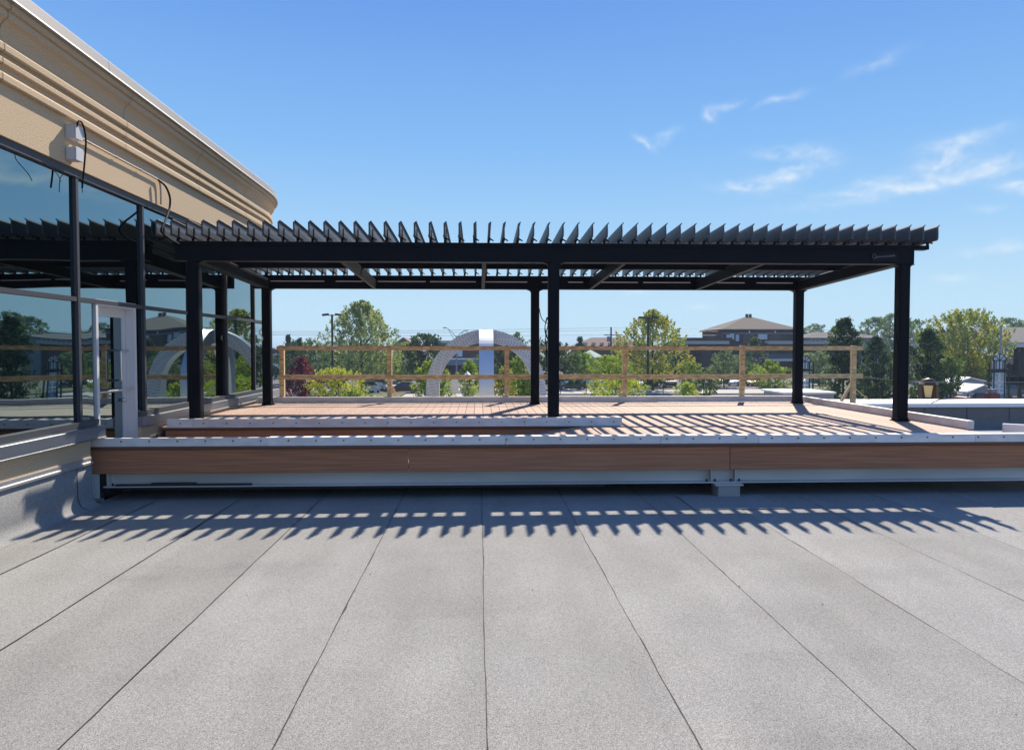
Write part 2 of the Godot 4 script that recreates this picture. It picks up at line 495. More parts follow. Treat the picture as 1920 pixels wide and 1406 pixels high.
func build_roof() -> void:
	var n := FastNoiseLite.new()
	n.seed = 5
	n.fractal_octaves = 4
	n.frequency = 1.0
	var roof := Node3D.new()
	roof.name = "flat_roof"
	add_child(roof)
	struct(roof)
	var w := 0.93
	var smudges := []   # scuffs and dried puddles
	var rs := RandomNumberGenerator.new()
	rs.seed = 21
	for k in 34:
		var sz := rs.randf_range(2.4, 7.6)
		smudges.append([rs.randf_range(-0.62, 0.7) * sz, sz, rs.randf_range(0.12, 0.55), rs.randf_range(0.10, 0.30), rs.randf_range(-0.5, 0.5), rs.randf_range(-0.08, 0.05)])
	for i in range(-5, 16):
		var band := rs.randf_range(-0.03, 0.11)
		var bpos := rs.randf_range(0.3, 0.7)
		var x0: float = 0.03 + i * w
		var x1: float = x0 + w
		if i == -5: x0 = -4.3
		var st := SurfaceTool.new()
		st.begin(Mesh.PRIMITIVE_TRIANGLES)
		st.set_smooth_group(1)
		var nx := 9
		var nz := 210
		var tone := 1.0 + 0.035 * sin(i * 2.7)
		var cols := []
		var vs := []
		for a in nz + 1:
			for b in nx + 1:
				var z := -1.5 + 18.0 * a / nz
				var x := lerpf(x0, x1, float(b) / nx)
				var d := n.get_noise_2d(x * 1.6, z * 0.33) * 0.13 + n.get_noise_2d(x * 0.5 + 40, z * 0.5) * 0.09 + n.get_noise_2d(x * 4.0 + 9, z * 1.1) * 0.07
				d += -0.10 * smoothstep(0.25, 0.6, n.get_noise_2d(x * 0.35 + 7, z * 1.3 - 20))
				d += 0.06 * exp(-pow((float(b) / nx - 0.08) * 9.0, 2.0)) - 0.03 * exp(-pow((float(b) / nx - 0.95) * 9.0, 2.0))
				d += band * exp(-pow((float(b) / nx - bpos) * 5.0, 2.0)) * (0.6 + 0.8 * n.get_noise_2d(i * 9.0, z * 0.6))
				for q in smudges:
					var ux: float = (x - q[0]) * cos(q[4]) + (z - q[1]) * sin(q[4])
					var uz: float = -(x - q[0]) * sin(q[4]) + (z - q[1]) * cos(q[4])
					var g := pow(ux / q[2], 2.0) + pow(uz / q[3], 2.0)
					if g < 4.0: d += q[5] * exp(-g)
				var c := clampf(0.80 * tone * (1.0 + d), 0.3, 1.0)
				var warm := 0.012 * n.get_noise_2d(x * 0.7 - 30, z * 0.6)
				cols.append(Color(c * (1.0 + warm), c, c * (1.0 - warm)))
				vs.append(V(x, -1.74 + 0.005 * b / nx + 0.0012 * n.get_noise_2d(x * 2.0, z * 2.0), z))
		for a in nz:
			for b in nx:
				var q := [a * (nx + 1) + b, (a + 1) * (nx + 1) + b, (a + 1) * (nx + 1) + b + 1, a * (nx + 1) + b + 1]
				for k in [0, 1, 2, 0, 2, 3]:
					st.set_color(cols[q[k]])
					st.add_vertex(vs[q[k]])
		var s := obj("membrane_strip", st, M.membrane, roof)
		# black bitumen line along the lap, ragged
		var sb := nst()
		var last := 0.0
		for a in 260:
			var z0 := -1.2 + 17.2 * a / 260.0
			var z1 := -1.2 + 17.2 * (a + 1) / 260.0
			var w0 := bleed(n, x1, z0)
			var w1 := bleed(n, x1, z1)
			var o0 := 0.010 * n.get_noise_2d(x1 * 3.0, z0 * 0.8)
			var o1 := 0.010 * n.get_noise_2d(x1 * 3.0, z1 * 0.8)
			poly(sb, [V(x1 - 0.002 + o0, -1.7335, z0), V(x1 + w0 + o0, -1.7335, z0), V(x1 + w1 + o1, -1.7335, z1), V(x1 - 0.002 + o1, -1.7335, z1)], Vector3.UP)
		obj("seam", sb, M.bitumen, s)
	# loose granules and bits lying on the membrane
	var sp := nst()
	for k in 16:
		var z := rng.randf_range(2.6, 9.0)
		var x := rng.randf_range(-0.6, 0.75) * z
		if x < -3.9: continue
		var r := rng.randf_range(0.002, 0.005)
		box(sp, V(x, -1.735 + r * 0.5, z), Vector3(r * rng.randf_range(1, 2), r, r * 1.2), 0.0, Basis(Vector3.UP, rng.randf() * 3.0))
	var debris := obj("roof_debris", sp, M.bitumen)
	debris.set_meta("kind", "stuff")
	tag(debris, "small dark specks of debris scattered over the grey roof membrane", "debris")
	# building body below the roof
	var bd := nst()
	bx(bd, -4.5, 18.0, GROUND, -1.80, -3.0, 17.6)
	struct(obj("roof_base", bd, M.wall_pale))
	# reinforced membrane patch round the pier
	var pt := nst()
	box(pt, V(2.82, -1.731, 8.33), Vector3(1.0, 0.012, 0.78), 0.005)
	obj("membrane_patch", pt, M.membrane_plain, roof)

func bleed(n: FastNoiseLite, x: float, z: float) -> float:
	var v := 0.003 + 0.004 * n.get_noise_2d(x * 5.0, z * 1.7)
	v += 0.012 * smoothstep(0.2, 0.6, n.get_noise_2d(x * 3.0 + 50.0, z * 0.7)) + 0.004 * maxf(0.0, n.get_noise_2d(x * 9.0, z * 14.0))
	return maxf(v, 0.0015)

# ---------------------------------------------------------------- the building on the left
const WX := -4.29      # stucco plane
const CX := -8.45      # centre of the rounded corner
const CZ := 15.13
func wp(o: float, s: float) -> Vector3:   # s: metres along the wall, straight part first, then the rounded corner
	if s <= CZ:
		return Vector3(WX + o, 0, -s)
	var r := WX - CX
	var th := (s - CZ) / r
	if th <= PI / 2:
		return Vector3(CX + (r + o) * cos(th), 0, -(CZ + (r + o) * sin(th)))
	return Vector3(CX - (s - CZ - r * PI / 2), 0, -(CZ + r + o))

func stations(s0: float, s1: float) -> Array:
	var out := [s0]
	var s := CZ
	if s0 < CZ and s1 > CZ: out.append(CZ)
	for k in range(1, 19):
		var v := CZ + (WX - CX) * PI / 2 * k / 18.0
		if v > s0 and v < s1: out.append(v)
	out.append(s1)
	return out

func wall_sweep(st: SurfaceTool, prof: Array, s0: float, s1: float, caps := true) -> void:   # prof: closed or open list of Vector2(offset, h)
	var ss := stations(s0, s1)
	for i in ss.size() - 1:
		for k in prof.size() - 1:
			var p: Vector2 = prof[k]
			var q: Vector2 = prof[k + 1]
			var e := q - p
			var base := wp(0, ss[i])
			var outw := (wp(1, ss[i]) - base).normalized()
			var dirn := outw * e.y + Vector3.UP * -e.x
			poly(st, [wp(p.x, ss[i]) + Vector3(0, p.y + EY, 0), wp(q.x, ss[i]) + Vector3(0, q.y + EY, 0), wp(q.x, ss[i + 1]) + Vector3(0, q.y + EY, 0), wp(p.x, ss[i + 1]) + Vector3(0, p.y + EY, 0)], dirn)
	if caps:
		for s in [s0, s1]:
			var pv := PackedVector2Array()
			for p in prof: pv.append(p)
			if prof[0] == prof[prof.size() - 1]: pv.remove_at(pv.size() - 1)
			var tri := Geometry2D.triangulate_polygon(pv)
			for i in range(0, tri.size(), 3):
				var t := []
				for j in 3:
					t.append(wp(pv[tri[i + j]].x, s) + Vector3(0, pv[tri[i + j]].y + EY, 0))
				poly(st, t, Vector3(0, 0, 1) if s == s0 else Vector3(0, 0, -1))

func rect(o0: float, o1: float, h0: float, h1: float) -> Array:
	return [Vector2(o0, h0), Vector2(o1, h0), Vector2(o1, h1), Vector2(o0, h1), Vector2(o0, h0)]

func pane(b: Node, s0: float, s1: float, h0: float, h1: float, called := "pane") -> void:
	var st := nst()
	var j := rng.randf_range(-0.0016, 0.0016)
	var j2 := rng.randf_range(-0.0012, 0.0012)
	var a := wp(-0.07 + j, s0)
	var c := wp(-0.07 - j, s1)
	var up := Vector3(0, h1 + EY, 0)
	var dn := Vector3(0, h0 + EY, 0)
	var n := (wp(1, s0) - wp(0, s0)).normalized()
	var back := -n * 0.02
	# rolled glass is never quite flat: a few tenths of a millimetre of waviness
	st.set_smooth_group(1)
	var ph := rng.randf() * 6.0
	var nu := 8
	var nv := 10
	for i in nu:
		for k in nv:
			var q := []
			for e in [[i, k], [i + 1, k], [i + 1, k + 1], [i, k + 1]]:
				var fu: float = float(e[0]) / nu
				var fv: float = float(e[1]) / nv
				var base := (a + dn).lerp(c + dn, fu).lerp((a + up).lerp(c + up, fu) + n * j2, fv)
				q.append(base + n * 0.00042 * sin(fu * 5.2 + ph) * cos(fv * 6.1 + ph * 1.7) + n * 0.00025 * sin(fv * 9.0 - ph + fu * 2.0))
			poly(st, q, n)
	st.set_smooth_group(-1)
	poly(st, [a + dn + back, c + dn + back, c + up + back, a + up + back], -n)
	obj(called, st, M.glass, b)

func build_building() -> void:
	var b := thing("building", "beige stucco building with stepped cornice and dark reflective glass wall along the roof", "building", V(-8, GROUND, 6))
	var S0 := -6.0
	var S1 := 30.0
	var st := nst()
	wall_sweep(st, [Vector2(-0.14, 1.9191), Vector2(0, 1.9191), Vector2(0, 2.3924), Vector2(-0.14, 2.3924)], S0, S1, false)
	obj("stucco_wall", st, M.stucco, b)
	# stepped cornice
	st = nst()
	var prof := [Vector2(-0.1, 2.3935), Vector2(0.040, 2.3935), Vector2(0.048, 2.4017), Vector2(0.048, 2.4542), Vector2(0.040, 2.4675), Vector2(0.012, 2.4953), Vector2(0.012, 2.5334), Vector2(0.046, 2.5416), Vector2(0.053, 2.5499), Vector2(0.053, 2.5879), Vector2(0.045, 2.6013), Vector2(0.022, 2.6188), Vector2(0.022, 2.6404), Vector2(0.060, 2.6486), Vector2(0.070, 2.6589), Vector2(0.070, 2.7114), Vector2(0.060, 2.7268), Vector2(0.022, 2.7495), Vector2(0.020, 2.7783), Vector2(0.026, 2.8349), Vector2(0.042, 2.8812), Vector2(0.066, 2.9172), Vector2(0.098, 2.9388), Vector2(0.103, 2.945), Vector2(0.103, 2.9995), Vector2(0.098, 3.0067), Vector2(0.128, 3.0129), Vector2(0.132, 3.0191), Vector2(0.132, 3.0705), Vector2(-0.1, 3.0705)]
	wall_sweep(st, prof, S0, S1, false)
	obj("cornice", st, M.stucco, b)
	# control joints in the cornice
	for s in [6.98, 9.32, 11.68, 14.0, 4.63]:
		st = nst()
		var pj := []
		for p in prof: pj.append(p + Vector2(0.0025, 0.0))
		wall_sweep(st, pj, s, s + 0.008, false)
		obj("control_joint", st, M.stucco_joint, b)
	# metal coping in lengths
	var cj := [S0, 3.4, 6.35, 8.7, 11.35, 14.1, 17.0, 20.0, 24.0, S1]
	for i in cj.size() - 1:
		st = nst()
		wall_sweep(st, [Vector2(-0.5, 3.2465), Vector2(0.150, 3.2156), Vector2(0.156, 3.2084), Vector2(0.166, 3.0993), Vector2(0.178, 3.0747), Vector2(0.172, 3.0726), Vector2(-0.5, 3.0726), Vector2(-0.5, 3.2465)].duplicate(), cj[i] + 0.004, cj[i + 1] - 0.004)
		obj("coping_panel", st, M.coping, b)
	# roof plate behind the coping and the body below
	st = nst()
	bx(st, -30, WX - 0.55, 2.98, 3.08, -6.0, 14.8)
	obj("roof", st, M.roof_grey, b)
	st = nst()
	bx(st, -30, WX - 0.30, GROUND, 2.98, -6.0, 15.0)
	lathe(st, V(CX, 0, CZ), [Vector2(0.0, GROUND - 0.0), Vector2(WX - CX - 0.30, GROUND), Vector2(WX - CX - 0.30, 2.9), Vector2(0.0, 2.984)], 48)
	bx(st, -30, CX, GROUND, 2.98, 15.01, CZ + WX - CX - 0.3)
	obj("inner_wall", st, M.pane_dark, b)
	# glazing: frames and panes
	var ms := []
	for k in range(-9, 5): ms.append(8.35 + 1.593 * k)
	for k in range(1, 7): ms.append(14.722 + 1.45 * k)
	var D0 := 8.725
	var D1 := 9.72
	for i in ms.size():
		var s: float = ms[i]
		st = nst()
		wall_sweep(st, rect(-0.14, -0.032, -0.8232, 1.8419), s - 0.024, s + 0.024)
		obj("mullion", st, M.mullion, b)
		if i == ms.size() - 1: continue
		var e: float = ms[i + 1]
		pane(b, s + 0.026, e - 0.026, 0.558, 1.85)
		st = nst()
		wall_sweep(st, rect(-0.14, -0.038, 0.5094, 0.5577), s + 0.028, e - 0.028)
		obj("transom", st, M.mullion, b)
		if absf(s - 8.35) < 0.01:
			pane(b, s + 0.026, D0 - 0.03, -0.81, 0.511)
			pane(b, D1 + 0.02, e - 0.026, -0.81, 0.511)
		else:
			pane(b, s + 0.026, e - 0.026, -0.81, 0.511)
	st = nst()
	wall_sweep(st, rect(-0.14, -0.025, 1.8399, 1.9181), S0, S1)
	obj("head_frame", st, M.mullion, b)
	for q in [[S0, D0 - 0.02], [D1 + 0.005, S1]]:
		st = nst()
		wall_sweep(st, rect(-0.14, -0.02, -0.8695, -0.7975), q[0], q[1])
		obj("sill_frame", st, M.mullion, b)
		st = nst()
		var lo: float = 0.0 if q[0] < 0.0 else -0.04
		wall_sweep(st, [Vector2(-0.13, -0.8592), Vector2(0.042 + lo, -0.8674), Vector2(0.048 + lo, -0.8736), Vector2(0.048 + lo, -0.9899), Vector2(0.060 + lo, -0.9961), Vector2(0.058 + lo, -1.0022), Vector2(-0.13, -0.9981), Vector2(-0.13, -0.8592)], q[0], q[1])
		obj("ledge", st, M.ledge, b)
		st = nst()
		wall_sweep(st, rect(-0.14, -0.012, -1.7699, -0.9992), q[0], (8.48 if q[0] < 0.0 else q[1]))
		obj("lower_wall", st, M.stucco, b)
		st = nst()
		wall_sweep(st, [Vector2(-0.011, -1.1988), Vector2(0.004, -1.2019), Vector2(0.004, -1.2399), Vector2(0.020, -1.2482), Vector2(0.020, -1.2708), Vector2(-0.011, -1.2708), Vector2(-0.011, -1.1988)], q[0], (8.48 if q[0] < 0.0 else 14.4))
		obj("flashing", st, M.flashing, b)
	st = nst()
	bx(st, -4.62, -4.42, -1.74, -1.13, 8.54, 8.80)
	obj("membrane_corner", st, M.membrane_plain, b)
	# membrane turned up the wall with a cove at the bottom
	st = nst()
	st.set_smooth_group(1)
	var up := [Vector2(-0.011, -1.262), Vector2(0.0, -1.275), Vector2(0.002, -1.607)]
	for k in 8:
		var a := PI / 2 * (k + 1) / 8.0
		up.append(Vector2(0.002 + 0.13 * (1.0 - cos(a)), -1.607 - 0.13 * sin(a)))
	wall_sweep(st, up, S0, 8.48, false)
	obj("membrane_upstand", st, M.membrane_plain, b)
	st = nst()
	wall_sweep(st, [Vector2(0.0045, -1.28), Vector2(0.0065, -1.60), Vector2(0.04, -1.69), Vector2(0.12, -1.728)], 8.16, 8.172, false)
	obj("lap_line", st, M.bitumen, b)
	# door
	var d := Node3D.new()
	d.name = "door"
	b.add_child(d)
	d.position = -b.position
	d.set_meta("label", "narrow glass door in a pale grey metal frame")
	st = nst()
	wall_sweep(st, rect(-0.21, -0.045, -1.7081, 0.5639), D0, D0 + 0.05)
	wall_sweep(st, rect(-0.21, -0.045, -1.7081, 0.5639), D1 - 0.05, D1)
	wall_sweep(st, rect(-0.21, -0.045, 0.4919, 0.5639), D0 + 0.05, D1 - 0.05)
	obj("door_frame", st, M.door_metal, d)
	st = nst()
	wall_sweep(st, rect(-0.21, -0.155, -1.7081, 0.4919), D1 - 0.13, D1 - 0.055)
	wall_sweep(st, rect(-0.21, -0.155, -1.7081, 0.4919), D0 + 0.058, D0 + 0.13)
	wall_sweep(st, rect(-0.21, -0.155, 0.3807, 0.4919), D0 + 0.13, D1 - 0.13)
	wall_sweep(st, rect(-0.21, -0.155, -1.7081, -1.5023), D0 + 0.13, D1 - 0.13)
	obj("door_leaf", st, M.door_metal, d)
	st = nst()
	wall_sweep(st, rect(-0.19, -0.175, -1.5023, 0.3807), D0 + 0.13, D1 - 0.13)
	obj("pane", st, M.glass, d)
	st = nst()
	var hx := WX - 0.10
	tube(st, smooth_path([V(hx - 0.06, -0.02, D1 - 0.10), V(hx, -0.02, D1 - 0.12), V(hx + 0.01, -0.025, D1 - 0.30), V(hx + 0.01, -0.06, D1 - 0.32), V(hx + 0.01, -0.36, D1 - 0.32), V(hx, -0.39, D1 - 0.31), V(hx - 0.06, -0.39, D1 - 0.2)], 3), 0.013)
	obj("handle", st, M.steel_bright, d)
	st = nst()
	tube(st, [V(WX - 0.075, -0.505, D0 + 0.05), V(WX - 0.075, -0.505, D1 - 0.045)], 0.014)
	obj("push_bar", st, M.steel_bright, d)
	st = nst()
	lathe(st, V(WX - 0.14, -0.64, D1 - 0.16), [Vector2(0.0, -0.025), Vector2(0.025, -0.015), Vector2(0.03, 0.0), Vector2(0.025, 0.015), Vector2(0.0, 0.025)], 10)
	obj("lock", st, M.steel_bright, d)
	st = nst()
	wall_sweep(st, rect(-0.26, 0.0, -1.7493, -1.7081), D0, D1)
	obj("threshold", st, M.flashing, d)
	# fixtures on the stucco
	for q in [[2.185, 2.325, "upper of the two pale grey electrical boxes on the stucco wall"], [1.965, 2.095, "lower grey electrical box on the stucco wall above the glass"]]:
		var t := thing("electrical_box", q[2], "electrical box", V(WX, q[0], 8.15))
		st = nst()
		bx(st, WX + 0.001, WX + 0.10, q[0], q[1], 8.07, 8.21, 0.006)
		obj("housing", st, M.grey_plastic, t)
		st = nst()
		bx(st, WX + 0.101, WX + 0.112, q[0] - 0.003, q[1] + 0.003, 8.067, 8.213, 0.003)
		obj("cover", st, M.grey_plastic, t)
	var cd := thing("conduit", "beige rigid conduit running along the stucco wall from the upper box", "conduit", V(WX, 2.18, 8.0))
	st = nst()
	var cx := WX + 0.03
	tube(st, smooth_path([V(cx, 2.253, 8.21), V(cx, 2.248, 8.85), V(cx, 2.248, 9.57), V(cx, 2.243, 10.21), V(cx, 2.212, 10.31), V(cx, 2.11, 10.34), V(cx, 1.93, 10.34)], 4), 0.012)
	obj("pipe", st, M.conduit, cd)
	for s in [8.33, 8.49, 9.1, 9.72]:
		st = nst()
		tube(st, [V(cx, 2.25, s), V(cx, 2.25, s + 0.03)], 0.016)
		obj("coupling", st, M.conduit, cd)

# ---------------------------------------------------------------- deck
func build_deck() -> void:
	var d := thing("roof_deck", "timber look terrace deck with pink tan boards and pale kerbs on the flat roof", "deck", V(1, -1.74, 11))
	var st: SurfaceTool
	var pitch := 0.1445
	var x := -4.27
	var i := 0
	while x < 6.30:
		var x1 := minf(x + pitch - 0.006, 6.325)
		var z0 := 10.26 if x < 1.50 else 8.755
		st = nst()
		bx(st, x, x1, DECK - 0.025, DECK + rng.randf_range(-0.0008, 0.0008), z0, 14.47, 0.002)
		obj("deck_board", st, M["board%d" % (rng.randi() % 4)], d)
		x += pitch
		i += 1
	st = nst()
	bx(st, -4.27, 6.325, DECK - 0.025, DECK, 14.478, 14.612, 0.002)
	obj("border_board", st, M.board1, d)
	# dark substructure under the gaps
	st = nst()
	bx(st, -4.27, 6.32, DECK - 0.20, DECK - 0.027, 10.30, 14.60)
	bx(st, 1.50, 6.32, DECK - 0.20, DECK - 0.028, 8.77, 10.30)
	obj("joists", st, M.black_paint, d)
	# ramp to the door
	var n := 34
	for k in n:
		var xa := 1.49 - k * pitch
		var xb := xa - pitch + 0.006
		var ha := DECK - 0.125 * (1.50 - xa)
		var hb := DECK - 0.125 * (1.50 - xb)
		if ha < -1.54:
			ha = -1.54; hb = -1.54
		hb = maxf(hb, -1.54)
		st = nst()
		box(st, V((xa + xb) / 2, (ha + hb) / 2 - 0.0125, 9.53), Vector3(pitch - 0.006, 0.025, 1.38), 0.002, Basis(Vector3(0, 0, 1), atan2(ha - hb, xa - xb)))
		obj("ramp_board", st, M["board%d" % (rng.randi() % 4)], d)
	st = nst()
	bx(st, -4.40, 1.49 - n * pitch, -1.575, -1.54, 8.84, 10.22)
	obj("landing", st, M.board0, d)
	st = nst()
	prism(st, PackedVector2Array([Vector2(1.49, DECK - 0.03), Vector2(-2.55, -1.572), Vector2(-4.28, -1.578), Vector2(-4.28, -1.64), Vector2(1.49, -1.64)]), V(0, 0, 8.85), V(0, 0, 10.22), Vector3.RIGHT, Vector3.UP)
	obj("ramp_light_block", st, M.black_paint, d)  # solid black block added under the ramp boards to stop sunlight slipping through
	st = nst()
	bx(st, -4.41, -4.29, -1.735, -1.15, 8.735, 10.2)
	obj("closure_panel", st, M.black_paint, d)
	# fascia under the second kerb, facing the ramp
	st = nst()
	bx(st, -4.20, 1.93, -1.70, DECK - 0.045, 10.225, 10.255, 0.003)
	obj("fascia_board", st, M.fascia2, d)
	st = nst()
	bx(st, -4.24, 1.6, DECK - 0.044, DECK - 0.006, 10.19, 10.255, 0.012)
	obj("fascia_trim", st, M.fascia_trim, d)
	# front fascia in three lengths
	var fx := [-4.44, -0.82, 2.955, 9.6]
	for k in 3:
		st = nst()
		bx(st, fx[k] + 0.003, fx[k + 1] - 0.003, -1.425, -1.150, 8.70, 8.73, 0.004)
		obj("fascia_board", st, M["fascia%d" % k], d)
	st = nst()
	bx(st, -4.46, 9.6, -1.149, -1.112, 8.655, 8.745, 0.014)
	obj("fascia_trim", st, M.fascia_trim, d)
	# kerbs (pale boards on edge)
	var kx := [-4.41, -2.42, 0.30, 2.12, 3.28, 5.9, 9.6]
	for k in kx.size() - 1:
		st = nst()
		bx(st, kx[k] + 0.001, kx[k + 1] - 0.001, -1.111, -1.014, 8.66, (8.72 if k == 0 else 8.80), 0.004)
		obj("kerb_board", st, M["kerb%d" % (k % 3)], d)
	var k2 := [-4.16, -3.82, -1.25, 0.62, 1.95]
	for k in k2.size() - 1:
		st = nst()
		bx(st, k2[k] + 0.001, k2[k + 1] - 0.001, DECK - 0.005, DECK + 0.112, 10.16, 10.25, 0.004)
		obj("kerb_board", st, M["kerb%d" % ((k + 1) % 3)], d)
	var k3 := [-4.26, -1.2, 1.6, 4.3, 6.42]
	for k in k3.size() - 1:
		st = nst()
		bx(st, k3[k] + 0.001, k3[k + 1] - 0.001, DECK + 0.002, DECK + 0.115, 14.615, 14.70, 0.004)
		obj("kerb_board", st, M["kerb%d" % ((k + 2) % 3)], d)
	var k4 := [9.45, 12.1, 14.61]
	for k in k4.size() - 1:
		st = nst()
		bx(st, 6.33, 6.42, DECK + 0.002, DECK + 0.115, k4[k], k4[k + 1] - 0.003, 0.004)
		obj("kerb_board", st, M["kerb%d" % (k % 3)], d)
	st = nst()
	bar(st, V(6.56, DECK + 0.055, 9.12), V(6.98, DECK + 0.055, 8.80), 0.07, 0.113, 0.004)
	obj("kerb_board", st, M.kerb1, d)
	# bolts along the kerbs
	st = nst()
	var bxx := -4.05
	while bxx < 9.4:
		tube(st, [V(bxx, -1.050, 8.648), V(bxx, -1.050, 8.662)], 0.0085, -1, 6)
		bxx += 0.312
	bxx = -3.98
	while bxx < 1.9:
		tube(st, [V(bxx, DECK + 0.055, 10.15), V(bxx, DECK + 0.055, 10.162)], 0.0085, -1, 6)
		bxx += 0.306
	var bo := obj("bolts", st, M.bolt, d)
	bo.set_meta("kind", "stuff")
	# steel beam with stiffeners
	st = nst()
	bx(st, -4.28, 9.6, -1.570, -1.425, 8.80, 8.815)
	bx(st, -4.28, 9.6, -1.583, -1.570, 8.70, 8.92)
	bx(st, -4.28, 9.6, -1.425, -1.412, 8.735, 8.92)
	obj("steel_beam", st, M.steel_beam, d)
	for sx in [2.74, 3.03, -4.24]:
		st = nst()
		bx(st, sx - 0.006, sx + 0.006, -1.569, -1.426, 8.715, 8.80)
		obj("stiffener", st, M.steel_beam, d)
		st = nst()
		for o in [-0.05, 0.05]:
			lathe(st, V(sx + o, -1.569, 8.74), [Vector2(0.014, 0.0), Vector2(0.014, 0.012), Vector2(0.008, 0.03), Vector2(0.0, 0.03)], 6)
		obj("bolt", st, M.bolt, d)
	st = nst()
	bx(st, 2.755, 3.085, -1.600, -1.5835, 8.60, 8.94)
	obj("bearing_plate", st, M.steel_beam, d)
	st = nst()
	bx(st, 2.79, 3.05, -1.74, -1.601, 8.615, 8.88, 0.006)
	obj("pier", st, M.concrete, d)
	# offcuts lying on the lower flange at the left
	st = nst()
	bx(st, -4.15, -2.62, -1.569, -1.549, 8.705, 8.75)
	bx(st, -3.75, -3.25, -1.549, -1.533, 8.71, 8.745)
	obj("packing_strip", st, M.bolt, d)
	# inner joists, plus hidden sheets added to block sun so the underside stays dark
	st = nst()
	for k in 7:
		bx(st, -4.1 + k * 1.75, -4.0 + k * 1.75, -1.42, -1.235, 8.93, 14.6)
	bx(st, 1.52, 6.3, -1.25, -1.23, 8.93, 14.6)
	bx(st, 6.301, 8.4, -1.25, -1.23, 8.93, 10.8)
	obj("joists_and_light_block", st, M.black_paint, d)

# ---------------------------------------------------------------- pergola
const PZ0 := 10.64
const PZ1 := 14.17
func slope(h: float, z: float) -> float:
	return h - 0.0324 * (z - PZ0)

func zbeam(st: SurfaceTool, x: float, w: float, h0: float, h1: float, z0: float, z1: float, bev := 0.004) -> void:   # beam along z that follows the fall of the roof
	box(st, V(x, (slope((h0 + h1) / 2, z0) + slope((h0 + h1) / 2, z1)) / 2, (z0 + z1) / 2), Vector3(w, h1 - h0, z1 - z0), bev, Basis(Vector3.RIGHT, -atan(0.0324)))

